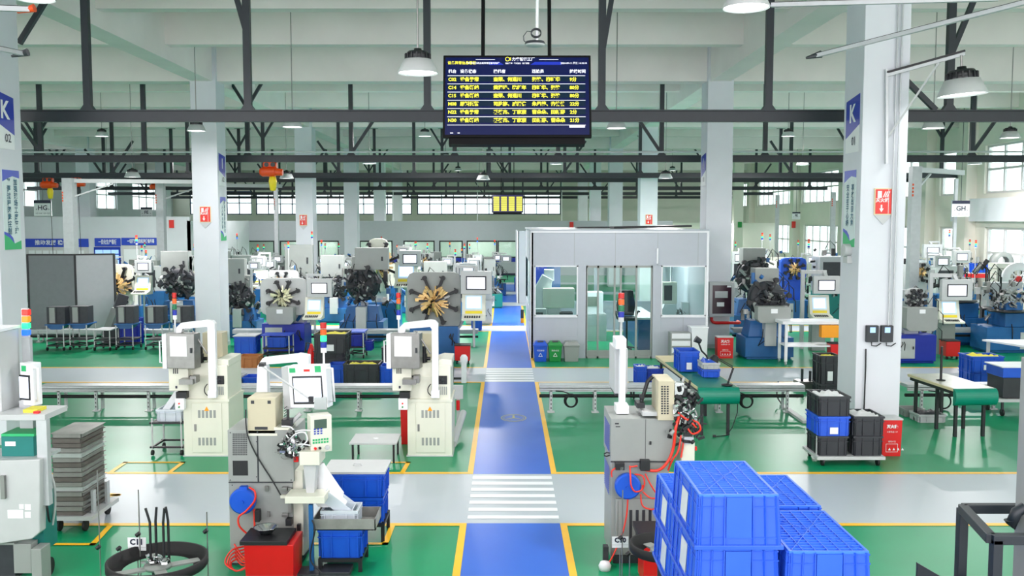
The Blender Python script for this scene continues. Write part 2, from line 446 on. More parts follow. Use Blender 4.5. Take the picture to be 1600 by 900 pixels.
for k, y in enumerate((29.4, 40.3, 44.9, 56.5, 68, 79)):
    sp = 3.25; off = (0.4, 1.3, 2.2, .9, 1.8, .2)[k]; xs = []
    x = -28 + off
    while x < 19: xs.append(x); x += sp
    br = []
    for i, x in enumerate(xs):
        if (i + k) % 3 == 0: br += [(x, 7.3, x - .55, 8.2), (x, 7.3, x + .55, 8.2)]
        elif (i + k) % 3 == 1: br += [(x, BZ1 + .05, x + (.9 if i % 2 else -.9), 7.2)]
    steel_beam(y, xs, labs[k], br)
# thin conduit line crossing above the second beam
c1 = thing('conduit', 'thin pale conduit running right across above the second beam', 'conduit', (0, 28.9, 0))
MB().cyl((-29, 0, HZ(238, 28.9)), (19.5, 0, HZ(237, 28.9)), .03, 8).build('pipe', 'galv', c1)
# ================================================================ LAMPS
LW = 85.0
def ceil_at(x, y):
    z = 9.0
    for y0, wd, zb_ in ys:
        if y0 - .01 <= y <= y0 + wd + .01: z = min(z, zb_)
    for a, b_ in ((-9.15, -8.55), (5.97, 6.57), (-24.3, -23.7)):
        if a <= x <= b_: z = 7.84
    return z
def _lm():
    a = MB(); a.lathe([(.245, 0), (.25, .01), (.175, .165), (.165, .165), (.235, .012), (.245, 0)], n=32)
    d = MB(); d.lathe([(0, .018), (.235, .018)], n=32)
    b = MB(); b.lathe([(0, .3), (.045, .3), (.05, .27), (.12, .265), (.14, .24), (.15, .165), (.0, .163)], n=32)
    for i in range(16):
        q = 2 * math.pi * i / 16; b.cbox((.15 * math.cos(q), .15 * math.sin(q), .2), (.022, .014, .075), 0, Matrix.Rotation(q, 3, 'Z'))
    return [('reflector', a.mesh('reflector', ['lgrey'])), ('diffuser', d.mesh('diffuser', ['lamp_white'])), ('housing', b.mesh('housing', ['black']))]
LM = _lm()
LDATA = bpy.data.lights.new('lamp_light', 'AREA'); LDATA.shape = 'DISK'; LDATA.size = .44; LDATA.energy = LW; LDATA.color = (1, .955, .96)
def kid(name, me, parent, loc=(0, 0, 0), rot=None, scale=None):
    o = bpy.data.objects.new(name, me); COL.objects.link(o); o.parent = parent; o.location = loc
    if rot: o.rotation_euler = rot
    if scale: o.scale = scale
    return o
def lamp(u, v, wpx, label, top=8.2, tilt=0, rod=.0, Y=None, group=None, loc=None):
    p = loc if loc is not None else PT(u, v, Y or F * .5 / wpx)
    t = thing('high_bay_lamp', label, 'lamp', p, group=group); t.rotation_euler[1] = tilt
    for n_, me in LM: kid(n_, me, t)
    MB().cyl((0, 0, .28), (0, 0, rod or (ceil_at(p[0], p[1]) - p[2])), .012, 8).build('drop_rod', 'steel', t)
    kid('lamp_light', LDATA, t, (0, 0, -.01))
    return t
specs = [(653, 115, 63, 'large round high bay lamp hanging directly left of the big wall screen'),
 (1166, 13, 72, 'high bay lamp cut by the top edge of the picture, right of the screen'),
 (54, -1, 60, 'high bay lamp cut by the top edge above the left column'),
 (307, 205, 29, 'small high bay lamp under the nearest beam at the left column'),
 (963, 201, 32, 'small high bay lamp just right of the big screen'),
 (1458, 201, 34, 'small high bay lamp below the tilted lamp on its wall arm'),
 (1578, 216, 30, 'high bay lamp at the right edge under the nearest beam'),
 (1254, 258, 20, 'small far lamp left of the pillar with the fire cabinet sign'),
 (1523, 257, 21, 'small far lamp by the right windows'),
 (457, 199, 32, 'small high bay lamp over the orange hoist'),
 (207, 277, 24, 'high bay lamp in front of the third beam at the left'),
 (448, 279, 22, 'high bay lamp beside the orange hoist'),
 (755, 281, 21, 'high bay lamp under the left half of the big screen'),
 (1040, 279, 22, 'high bay lamp above the glass booth'),
 (869, 257, 20, 'small lamp seen just under the right half of the big screen'),
 (168, 285, 16, 'tiny lamp behind the left orange hoists'),
 (577, 256, 22, 'small lamp right of the orange hoist')]
for u, v, wv, l in specs: lamp(u, v, wv, l)

# tilted lamp on a wall arm of the right column
tl = PT(1503, 150, 9.9 + 4.6)
TLp = lamp(0, 0, 0, 'tilted high bay lamp hanging from the arm on the right column', loc=PT(1504, 149, 14.9), tilt=R(-4), rod=.42)
TLp.scale = (1.5,) * 3
for o in COL.objects:
    if o.parent == TLp and o.type == 'LIGHT': o.data = o.data.copy(); o.data.energy = 12
# unseen lamps added above the near floor to brighten it
EXTRA = [(-6.5, 5, 7.0), (7, 5, 7.0), (13.5, 7, 7.0), (-13.5, 7, 7.0)]
FAR = [(x, y) for y in (34, 46, 58, 71) for x in (-16, -4, 9.5)]  # extra lamp rows added to lift the light in the far hall
for x, y in FAR: lamp(0, 0, 0, 'one of the added high bay lamps that brighten the far machine rows', loc=Vector((x + (y * 7 % 3), y + .8, 6.9)), group='added lamps above the far machine rows')
LFAR = LDATA.copy(); LFAR.energy = LW * 3
for o in COL.objects:
    if o.type == 'LIGHT' and o.data == LDATA and o.parent and o.parent.location.y > 25: o.data = LFAR
for x, y, z in EXTRA:
    lamp(0, 0, 0, 'added high bay lamp, unseen above the raised deck, lighting the near floor', loc=Vector((x, y, z)), group='added unseen lamps above the deck')
# ================================================================ WALL SCREEN
def tv(loc, wd, tilt, label, detail=True):
    h = wd * .575; t = thing('wall_screen', label, 'screen', loc); t.rotation_euler[0] = tilt
    b = MB().box(-wd / 2, wd / 2, 0, .05, -h / 2, h / 2); b.build('bezel', 'tv_black', t, bevel=.006)
    s = MB(); iw, ih = wd * .485, h * .47; s.box(-iw, iw, -.004, 0, -ih, ih); sc = s.build('display', 'tv_navy', t)
    m = MB().box(-wd * .46, wd * .455, .02, .12, -h / 2 - .065, -h / 2 + .02); m.build('mounting_box', 'tv_black', t)
    X = lambda f: -wd / 2 + wd * f; Z = lambda g: h / 2 - h * g
    if detail:
        r = MB()
        for k in range(6): r.box(X(.03), X(.96), -.006, -.004, Z(.325 + .1 * k), Z(.26 + .1 * k))
        r.build('table_row', 'tv_row', sc)
        q = MB()
        for k in range(7): q.box(X(.03), X(.96), -.008, -.004, Z(.257 + .1 * k), Z(.252 + .1 * k))
        q.box(X(.85), X(.955), -.008, -.004, Z(.885), Z(.855)); q.box(X(.05), X(.07), -.008, -.004, Z(.955), Z(.945)); q.box(X(.1), X(.115), -.008, -.004, Z(.955), Z(.945))
        for a, c in ((.22, .35), (.65, .78)): q.box(X(a), X(c), -.008, -.004, Z(.058), Z(.053))
        q.build('rule_line', 'tv_white', sc)
        bl = MB(); bl.prism([(X(.31), Z(.085)), (X(.38), Z(.085)), (X(.41), Z(.12)), (X(.31), Z(.12))], -.006, -.004); bl.prism([(X(.62), Z(.085)), (X(.8), Z(.085)), (X(.8), Z(.12)), (X(.59), Z(.12))], -.006, -.004)
        bl.build('banner_shape', 'tv_blue', sc)
        y = -.009; fs = h * .058
        cols = (.035, .115, .34, .6, .855)
        for c, tx in zip(cols, ('机台', '设备状态', '操机者', '巡检员', '持续时间')): txt(tx, fs * .82, 'tv_white', sc, (X(c), y, Z(.205)), bold=.0012)
        rows = [('C02', '设备异常', '查荣、何通川', '张静、柳旺华', '9分'), ('C14', '设备断线', '黄润逵、陈红年', '柳旺华、张静', '80分'), ('C15', '设备断线', '查荣、何通川', '柳旺华、张静', '80分'),
                ('M08', '原料预警', '司胜旗、戚振伟', '朱凤菊、齐焕焕', '22分'), ('N22', '设备异常', '奚英杰、丁家豪', '曹朵朵、田新燕', '2分'), ('N30', '设备断线', '奚英杰、丁家豪', '田新燕、曹朵朵', '21分')]
        for k, row in enumerate(rows):
            for c, tx in zip(cols, row): txt(tx, fs * .95, 'tv_yellow', sc, (X(c), y, Z(.303 + .0995 * k)), bold=.002)
        txt('设备异常信息看板', fs * .72, 'tv_yellow', sc, (X(.03), y, Z(.1)), bold=.001)
        txt('实时显示各机台的异常状态与处理', fs * .45, 'tv_white', sc, (X(.155), y, Z(.103)), bold=.0006)
        txt('力睿智能工厂', fs * .78, 'tv_white', sc, (X(.465), y, Z(.055)), bold=.001)
        txt('S', fs * .8, 'tv_yellow', sc, (X(.448), y, Z(.052)), bold=.002)
        txt('设备管理 · 实时监控 · 智能预警', fs * .36, 'tv_white', sc, (X(.42), y, Z(.105)), bold=.0004)
        txt('2024-09-11 周三 14:10:10', fs * .5, 'tv_white', sc, (X(.795), y, Z(.103)), bold=.0006)
        rg = MB(); rg.tube([(X(.435) + .02 * math.cos(a * math.pi / 8), y, Z(.052) + .02 * math.sin(a * math.pi / 8)) for a in range(16)], .0035, 6, closed=True); rg.build('emblem_ring', 'tv_yellow', sc)
    else:
        r = MB()
        for k in range(8):
            for c in range(4): r.box(X(.06 + .24 * c), X(.24 + .24 * c), -.008, -.004, Z(.2 + .1 * k), Z(.13 + .1 * k))
        r.build('table_row', 'tv_yellow', sc)
    return t
TVY = 9.35
p0 = PT(808, 150, TVY)
t = tv(p0, 1.475, R(-12), 'large black wall screen showing a yellow and white status table')
for u, nm in ((754, -.33), (860, .35)):
    q = PT(u, 80, TVY + .12)
    o = MB().cyl((q.x - p0.x, .2, .1), (q.x - p0.x, .2, 5.2), .02, 12); o.build('hanging_pole', 'tv_black', t)
q = PT(793, 318, 44); t = tv(q, 1.5, 0, 'small distant hanging screen with a green and yellow table', False)
MB().cyl((-.3, .05, .4), (-.3, .05, 3.2), .02).build('hanging_pole', 'tv_black', t); MB().cyl((.3, .05, .4), (.3, .05, 3.2), .02).build('hanging_pole', 'tv_black', t)
# ceiling device: white disc with a coiled cable on a rod
q = PT(836, 72, 10.6); t = thing('ceiling_access_point', 'white ceiling device with a coiled black cable above the big screen', 'access point', q)
b = MB(); b.lathe([(0, 0), (.1, 0), (.113, .02), (.1, .045), (.05, .06), (0, .06)], n=28); b.build('disc', 'lgrey', t)
MB().lathe([(.114, .018), (.117, .024), (.106, .048), (.1, .05)], n=28).build('rim', 'dark', t)
MB().cyl((.02, 0, .06), (.035, 0, 1.6), .018, 10).build('rod', 'white', t)
c = MB()
for k in range(3): c.tube([(.01 + .055 * math.cos(a * math.pi / 10), -.03 - .008 * k, .13 + .045 * math.sin(a * math.pi / 10) + .006 * k) for a in range(20)], .006, 6, closed=True)
c.tube([(-.03, -.03, .15), (-.09, -.02, .16), (-.13, 0, .11), (-.125, 0, .06), (-.09, 0, .03)], .005, 6)
c.build('cable_coil', 'dark', t)

# ================================================================ COLUMN SIGNS
def side_sign(col_x, y0, nm, num, zc, side, label):
    """K sign on the inner side face of a column (faces the walkway)."""
    s = 1 if side == 'L' else -1     # normal direction +x for the left column
    x = col_x + s * .004
    t = thing('bay_sign', label, 'sign', (x, y0, zc)); rz = R(90) if s > 0 else R(-90)
    t.rotation_euler[2] = rz
    # local: x along the face, -y out of the face
    MB().prism([(-.3, -.27), (.3, -.07), (.3, .44), (-.3, .36)] if s < 0 else [(-.3, -.07), (.3, -.27), (.3, .36), (-.3, .44)], -.008, 0).build('blue_panel', 'sign_blue', t)
    MB().box(-.3, .3, -.003, 0, -.52, -.02).build('white_panel', 'paper', t)
    txt(nm, .42, 'paper', t, (0, -.012, .12), align='CENTER', bold=.012)
    txt(num, .2, 'ink', t, (.08 if s < 0 else .08, -.012, -.34), align='CENTER', bold=.002)
def side_banner(col_x, y0, zc, side, lines, label, h=1.35):
    s = 1 if side == 'L' else -1
    t = thing('slogan_banner', label, 'banner', (col_x + s * .004, y0, zc)); t.rotation_euler[2] = R(90) if s > 0 else R(-90)
    MB().box(-.27, .27, -.006, 0, -h / 2, h / 2).build('panel', 'poster', t)
    b = MB(); b.prism([(-.27, h / 2), (.27, h / 2), (.27, h / 2 - .13), (.05, h / 2 - .1), (-.1, h / 2 - .14), (-.27, h / 2 - .2)], -.009, -.006); b.build('wave', 'banner_blue', t)
    b = MB(); b.prism([(-.27, -h / 2), (.27, -h / 2), (.27, -h / 2 + .15), (.05, -h / 2 + .1), (-.1, -h / 2 + .2), (-.27, -h / 2 + .26)], -.009, -.006); b.build('hill', 'sticker_green', t)
    b = MB(); b.prism([(-.27, -h / 2 + .26), (-.1, -h / 2 + .2), (.05, -h / 2 + .1), (.0, -h / 2 + .2), (-.1, -h / 2 + .27), (-.27, -h / 2 + .31)], -.0095, -.006); b.build('river', 'banner_blue', t)
    for k, l in enumerate(lines): txt(l, .12, 'ink_teal', t, (.13 - .22 * k, -.012, .05), align='CENTER', bold=.003, vertical=True, spacing=1.0)
XLi, XRi = -8.45, 5.9
side_sign(XLi, 15.5 + .3, 'K', '02', HZ(184, 15.8), 'L', 'blue bay sign K 02 on the left column')
side_sign(XRi, 15.5 + .42, 'K', '01', HZ(190, 15.9), 'R', 'blue bay sign K 01 on the right column')
side_sign(XLi, 27.4 + .42, 'I', '02', HZ(263, 27.8), 'L', 'blue bay sign on the second left column')
side_sign(XRi, 27.4 + .42, 'I', '01', HZ(263, 27.8), 'R', 'blue bay sign on the column behind the glass booth corner')
side_banner(XLi, 15.5 + .42, HZ(328, 15.9), 'L', ['加强现场工序管理', '严谨过程因素控制'], 'pale vertical slogan banner with green hills on the left column')
side_banner(XRi, 15.5 + .45, HZ(326, 15.9), 'R', ['事故出自大意', '安全在于心细'], 'teal vertical slogan banner on the right column', 1.3)
side_banner(XLi, 27.4 + .42, HZ(342, 27.8), 'L', ['提高产品质量意识', '人人参与改善'], 'small vertical slogan banner on the second left column', 1.3)
# red fire cabinet signs on front faces
def fire_sign(u, v, Y, wd, label, tail=True):
    q = PT(u, v, Y - .004); h = wd * 1.42
    t = thing('fire_sign', label, 'sign', q)
    MB().box(-wd / 2, wd / 2, -.02, 0, -h / 2, h / 2).build('frame', 'tanwood', t)
    MB().box(-wd * .44, wd * .44, -.026, -.02, -h * .46, h * .46).build('red_panel', 'sign_red', t)
    if tail: MB().prism([(-wd / 2, -h / 2), (wd / 2, -h / 2), (0, -h / 2 - wd * .52)], -.02, 0).build('grey_tail', 'lgrey', t)
    b = MB(); b.box(-wd * .34, -wd * .12, -.03, -.026, h * .14, h * .4)
    for k in range(3): b.cbox((wd * (.03 + .1 * k), -.028, h * .27), (wd * .05, .004, h * .24), 0, Matrix.Rotation(R(25), 3, 'Y'))
    b.box(-wd * .16, -wd * .08, -.03, -.026, -h * .26, -h * .12); b.prism([(-wd * .24, -h * .26), (0, -h * .26), (-wd * .12, -h * .4)], -.03, -.026)
    b.build('pictogram', 'paper', t)
    MB().box(wd * .24, wd * .26, -.03, -.026, -h * .46, h * .46).build('edge_stripe', 'paper', t)
    txt('灭火箱', wd * .24, 'paper', t, (-wd * .08, -.03, h * .04), align='CENTER', bold=.002)
fire_sign(1380, 315, 15.5, .31, 'red fire extinguisher sign on the right column')
fire_sign(321, 335, 27.4, .33, 'red fire sign on the second left column')
fire_sign(474, 344, 40.8, .34, 'red fire sign on the third left column')
fire_sign(1014, 343, 40.8, .31, 'red fire sign on the column above the glass booth', False)
# ================================================================ GROUP SIGNS
def hang_sign(u, v, Y, s1, label, wd=.8, top=8.2, d=-1):
    q = PT(u, v, Y); t = thing('hanging_sign', label, 'sign', q); h = wd * .9
    MB().box(-wd / 2, wd / 2, -.02, .02, -h / 2, h / 2).build('panel', 'paper', t)
    MB().box(-wd / 2, wd / 2, -.024, -.02, h * .3, h / 2).build('header', 'ink', t)
    txt(s1, wd * .38, 'ink', t, (0, -.03, 0), align='CENTER', bold=.006)
    txt('H21-H40  G01-G20', wd * .1, 'ink', t, (0, -.03, -h * .34), align='CENTER')
    txt('↙', wd * .16, 'ink', t, (-wd * .4, -.03, -.05)); txt('↘', wd * .16, 'ink', t, (wd * .28, -.03, -.05))
    MB().cyl((0, 0, h / 2), (0, 0, ceil_at(q.x, q.y) - q.z), .012, 8).build('drop_rod', 'dark', t)
hang_sign(67, 325, 45, 'HG', 'hanging sign HG beside the left orange hoist', .85)
hang_sign(1501, 326, 38, 'GH', 'hanging sign GH at the right windows', .72)
hang_sign(229, 332, 60, 'FE', 'small distant hanging sign left of the second column', .75)
hang_sign(1244, 337, 58, 'FE', 'small hanging sign by the distant right windows', .5)
for (u, v, Y, l) in ((1240, 351, 63.265, 'small red notice on a pale pier at the right'), (268, 350, 51.965, 'small red notice high on the left partition'), (893, 352, 63.965, 'small red box on the wall left over the booth roof')):
    q = PT(u, v, Y); o = MB().box(-.13, .13, -.03, .03, -.22, .22).build('fire_notice', 'sign_red', None, q); tag(o, l, 'sign')
q = PT(1156, 351, 65.965); o = MB().box(-.14, .14, -.03, .03, -.2, .2).build('exit_sign', 'bin_green', None, q); tag(o, 'small green exit sign beyond the right booth column', 'sign')

# ================================================================ ORANGE HOISTS
def hoist(u, v, Y, label, sc=1.0, drop=4.0):
    q = PT(u, v, Y); t = thing('chain_hoist', label, 'hoist', q, group='orange chain hoists'); t.scale = (sc,) * 3
    b = MB(); b.cyl((-.26, 0, 0), (.14, 0, 0), .15, 16); b.cyl((-.34, 0, 0), (-.26, 0, 0), .1, 16, .15); b.cyl((.14, 0, 0), (.38, 0, -.02), .125, 16, .1); b.build('motor', 'orange', t)
    b = MB(); b.box(-.2, .16, -.12, .12, .14, .3); b.cyl((-.22, 0, .2), (.2, 0, .2), .1, 12); b.build('trolley', 'orange', t, bevel=.02)
    
    b = MB(); b.lathe([(0, -.6), (.09, -.58), (.13, -.3), (.1, -.15), (0, -.14)], (.06, 0, 0), 14); b.build('chain_bag', 'label_yellow' if sc >= 1 else 'dark', t)
    MB().cyl((.06, 0, -.55), (.1, 0, -drop), .012, 6).build('control_cable', 'black', t)
    for s in (-1, 1): MB().cyl((-.1 * s, -.14, .22), (-.1 * s, .14, .22), .07, 12).build('wheel', 'dark', t)
hoist(423, 268.5, 29.4, 'orange chain hoist above the machines between the second and third left columns', 1.0, 1.2)
hoist(76, 289, 40.3, 'orange chain hoist behind the hanging sign HG', 1.0, 4.2)
hoist(120, 287.5, 40.3, 'orange chain hoist just right of the steel post', .9, 4.2)
hoist(243, 292, 44.9, 'small distant orange hoist at the slim steel post', .8, 2)

# ================================================================ SLIM STEEL POSTS (jib crane masts)
def mast(u, Y, label, top=6.6, wd=.2, jib=None, stripes=True):
    x = PT(u, 344, Y).x; t = thing('jib_crane', label, 'crane', (x, Y, 0))
    b = MB(); b.box(-wd / 2, wd / 2, -wd / 2, wd / 2, 0, top); b.box(-.25, .25, -.25, .25, 0, .03); b.build('mast', 'galv', t)
    if jib:
        b = MB(); dx, dy, dz = jib; b.bar((0, 0, top - .1), (dx, dy, top - .1 + dz), .1, .16); b.bar((0, 0, top - .8), (dx * .3, dy * .3, top - .2), .06); b.build('jib', 'lgrey', t)
    if stripes:
        b = MB()
        for k in range(4): b.box(-wd / 2 - .004, -wd / 2 + .05, -wd / 2 - .004, -wd / 2, 4.55 + .11 * k, 4.62 + .11 * k)
        b.build('hazard_stripe', 'orange', t)
mast(110, 38, 'pale steel jib crane post behind the folding screen', 5.5, .42, (5.5, 1.2, .0))
mast(252, 42, 'slim steel jib crane post left of the second column', 5.5, .34, (5, 2, 0))
mast(432, 50, 'slim steel post right of the hoist column', 5.5, .2, None)
mast(1428, 29.6, 'tall steel jib post right behind the right column', 5.5, .3, (2.5, 2, .0))
mast(1301, 50, 'slim steel post with orange marks left of the right column', 5.3, .22)
mast(1214, 56, 'slim steel post near the distant right windows', 5.3, .2)
mast(1492, 38.5, 'thin steel post by the right piers', 5.5, .12, None, False)
# pale sloping struts under the roof
def strut(p, q, label, w_=.07, tip=None):
    P, Q = PT(*p), PT(*q); t = thing('lamp_rail', label, 'rail', P); d = Q - P
    MB().bar((0, 0, 0), d, w_, w_ * .8).build('rail', 'galv', t)
    MB().bar(Vector((0, 0, w_ * .4)), d + Vector((0, 0, w_ * .4)), w_ * .7, w_ * .3).build('cable_strip', 'black', t)
    if tip: MB().cyl((-.14, 0, -.03), (.06, 0, .02), .015, 8, .05).build('end_cap', tip, t)
strut((1276, 87, 12.5), (1640, -6, 10.5), 'long pale rail with a pointed end crossing the right column', .06, 'dark')
strut((1205, 8, 11.5), (1560, -2, 10.6), 'pale rail along the top edge above the right column', .06)
strut((36, 84, 11.5), (-90, 58, 10.5), 'short rail end at the left column', .06, 'dark')
strut((46, 15, 11), (-90, 10, 10.6), 'pale rail with an orange end at the top left corner', .07, 'orange')
# wall arm that carries the tilted lamp
o = PT(1385, 118, 15.45); t = thing('lamp_bracket', 'galvanised wall bracket arm on the right column', 'bracket', o)
e = PT(1508, 84, 15.0) - o; z2 = PT(1385, 256, 15.45) - o; br = PT(1467, 98, 15.1) - o; bl_ = PT(1387, 215, 15.45) - o
MB().bar((0, 0, 0), e, .055, .05).build('arm', 'galv', t)
MB().bar((0, 0, .05), e + Vector((0, 0, .05)), .05, .03).build('cable_strip', 'black', t)
MB().bar((0, 0, .1), (z2.x, 0, z2.z), .05, .04).build('wall_channel', 'galv', t)
MB().bar(bl_, br, .03).build('brace', 'lgrey', t)
# conduits and meters on the right column
for u, l in ((1405, 'left'), (1412, 'right')):
    a = PT(u + 1, 0, 15.47); b_ = PT(u - 10, 535, 15.47); t = thing('conduit', '%s one of the two thin grey conduits down the right column' % l, 'conduit', (0, 0, 0))
    MB().tube([(a.x - .02, 15.46, a.z + .6), (a.x - .03, 15.46, b_.z + .2), (a.x - .06, 15.46, b_.z)], .014, 8).build('pipe', 'galv', t)
for u, l in ((1361, 'left'), (1384, 'right')):
    a = PT(u, 521, 15.49); t = thing('power_meter', '%s one of the two grey meter boxes on the right column' % l, 'meter', a)
    MB().box(-.1, .1, -.07, 0, -.14, .14).build('case', 'dark', t, bevel=.008)
    MB().box(-.045, .045, -.075, -.07, .02, .11).build('display', 'screen_blue', t)
    MB().tube([(0, -.03, -.14), (.0, -.04, -.2), (.08, -.04, -.21), (.16, -.03, -.16)], .01, 6).build('cable', 'black', t)
a = PT(1353, 545, 15.47); t = thing('power_cable', 'black cable running down the front of the right column', 'cable', a)
MB().tube([(0, 0, 0), (0, -.01, -.3), (-.01, -.01, -a.z + .1)], .012, 6).build('sheath', 'black', t)
a = PT(1324, 400, 15.9); t = thing('wall_fan_bracket', 'grey round speaker box on the side of the right column', 'speaker', (XRi, a.y, a.z))
MB().cyl((0, 0, .1), (-.12, 0, .1), .11, 18).build('horn', 'lgrey', t); MB().box(-.08, 0, -.1, .1, -.12, .0).build('box', 'lgrey', t)
# partition banners, left
def banner(u0, u1, v0, v1, tx, label, Y=YQ - .02):
    a, b_ = PT(u0, v1, Y - .03), PT(u1, v0, Y - .03); t = thing('banner_board', label, 'banner', a)
    W, H = b_.x - a.x, b_.z - a.z
    MB().box(0, W, 0, .03, 0, H).build('panel', 'banner_blue', t)
    if tx: txt(tx, H * .62, 'paper', t, (W / 2, -.006, H / 2), align='CENTER', bold=.006, width=W * .7)
    return t, W, H
banner(40, 138, 373, 386, '推动发展 稳步前进', 'left blue banner above the folding screen')
banner(148, 188, 372, 385, '一目化生产看板', 'middle blue banner above the notice board')
banner(190, 250, 371.5, 383, '一切按质量的标准做每件事', 'right blue banner above the white window')
def board(u0, u1, v0, v1, m, label, cat='board', inner=None, Y=YQ):
    a, b_ = PT(u0, v1, Y - .03), PT(u1, v0, Y - .03); t = thing('notice_board', label, cat, a); W, H = b_.x - a.x, b_.z - a.z
    MB().box(0, W, 0, .03, 0, H).build('frame', m, t)
    if inner:
        q = MB()
        for k in range(inner[0]):
            for j in range(inner[1]): q.box(W * (.05 + .9 * k / inner[0]), W * (.03 + .9 * (k + 1) / inner[0]), -.01, 0, H * (.06 + .88 * j / inner[1]), H * (.02 + .88 * (j + 1) / inner[1]))
        q.build('sheet', inner[2], t)
board(42, 138, 386, 440, 'frame_grey', 'board of white sheets under the left blue banner', inner=(8, 3, 'paper'))
board(148, 188, 386, 430, 'sign_blue', 'blue and white notice board under the middle banner', inner=(3, 5, 'screen_blue'))
board(192, 246, 384, 436, 'frame_grey', 'pale window board under the right banner', inner=(2, 1, 'paper'))
# ================================================================ SHARED BUILDERS
def tower(parent, x, y, z, h=.34, r=.03, lit=(), pole=.5, polex='lgrey'):
    """signal tower: pole + four coloured lens segments (red on top)"""
    b = MB(); b.cyl((x, y, z - pole), (x, y, z), .012, 8); b.cyl((x, y, z), (x, y, z + h * .16), r * .95, 12); o = b.build('signal_tower', polex, parent)
    sg = h * .21
    for k, c in enumerate(('blue', 'green', 'orange', 'red')):
        z0 = z + h * .16 + sg * k
        MB().cyl((x, y, z0), (x, y, z0 + sg * .86), r, 14).build(c + '_lens', ('led_' if c in lit else 'lens_') + c, o)
    return o
def crate(label, loc, w_, d, h, m='bin_blue', rz=0, cat='crate', group=None, content=None, name='plastic_crate', taper=.015, card=False, cardm='paper', lid=None, bevel=0):
    t = thing(name, label, cat, loc, rz, group); th = .012
    b = MB()
    b.box(-w_ / 2 + taper, w_ / 2 - taper, -d / 2 + taper, d / 2 - taper, 0, .012)
    for s in (-1, 1):
        b._add([(s * (w_ / 2 - taper), -d / 2 + taper, 0), (s * (w_ / 2 - taper), d / 2 - taper, 0), (s * w_ / 2, d / 2, h), (s * w_ / 2, -d / 2, h),
                (s * (w_ / 2 - taper - th), -d / 2 + taper, 0), (s * (w_ / 2 - taper - th), d / 2 - taper, 0), (s * (w_ / 2 - th), d / 2, h), (s * (w_ / 2 - th), -d / 2, h)],
               [(0, 1, 2, 3), (7, 6, 5, 4), (3, 2, 6, 7), (0, 3, 7, 4), (1, 5, 6, 2)])
        b._add([(-w_ / 2 + taper, s * (d / 2 - taper), 0), (w_ / 2 - taper, s * (d / 2 - taper), 0), (w_ / 2, s * d / 2, h), (-w_ / 2, s * d / 2, h),
                (-w_ / 2 + taper, s * (d / 2 - taper - th), 0), (w_ / 2 - taper, s * (d / 2 - taper - th), 0), (w_ / 2, s * (d / 2 - th), h), (-w_ / 2, s * (d / 2 - th), h)],
               [(0, 1, 2, 3), (7, 6, 5, 4), (3, 2, 6, 7), (0, 3, 7, 4), (1, 5, 6, 2)])
    b.build('body', m, t)
    e = .014
    q = MB()
    for z0, z1 in ((h - .03, h), (h * .72, h * .75)):
        q.box(-w_ / 2 - e, w_ / 2 + e, -d / 2 - e, -d / 2 + .004, z0, z1); q.box(-w_ / 2 - e, w_ / 2 + e, d / 2 - .004, d / 2 + e, z0, z1)
        q.box(-w_ / 2 - e, -w_ / 2 + .004, -d / 2 + .0041, d / 2 - .0041, z0, z1); q.box(w_ / 2 - .004, w_ / 2 + e, -d / 2 + .0041, d / 2 - .0041, z0, z1)
    q.build('rim', m, t)
    q = MB()
    for f in (-.42, -.2, .2, .42):
        q.box(w_ * f - .006, w_ * f + .006, -d / 2 - e * .8, -d / 2 + taper, .01, h - .02); q.box(-w_ / 2 - e * .8, -w_ / 2 + taper, d * f - .006, d * f + .006, .01, h - .02)
        q.box(w_ / 2 - taper, w_ / 2 + e * .8, d * f - .006, d * f + .006, .01, h - .02); q.box(w_ * f - .006, w_ * f + .006, d / 2 - taper, d / 2 + e * .8, .01, h - .02)
    q.build('ribs', m, t)
    if card: MB().box(w_ * -.13, w_ * .13, -d / 2 - .018, -d / 2 - .004, h * .12, h * .45).build('label_card', cardm, t)
    if content:
        c = MB(); random.seed(int(abs(loc[0] * 91 + loc[1] * 17)))
        n = 9; zz = [[h * .82 + random.random() * .09 * (1 if 0 < i < n - 1 and 0 < j < n - 1 else 0) for i in range(n)] for j in range(n)]
        vs = [(-w_ * .47 + w_ * .94 * i / (n - 1), -d * .47 + d * .94 * j / (n - 1), zz[j][i]) for j in range(n) for i in range(n)]
        c._add(vs, [(j * n + i, j * n + i + 1, (j + 1) * n + i + 1, (j + 1) * n + i) for j in range(n - 1) for i in range(n - 1)], 0, True)
        c.build('bag_liner', content, t)
    if lid:
        l = MB(); l.box(-w_ / 2 - .03, w_ / 2 + .03, -d / 2 - .03, d / 2 + .03, h, h + .025); l.tube([(-.05, 0, h + .025), (-.04, 0, h + .05), (.04, 0, h + .05), (.05, 0, h + .025)], .008, 6)
        l.build('lid', lid, t)
    return t
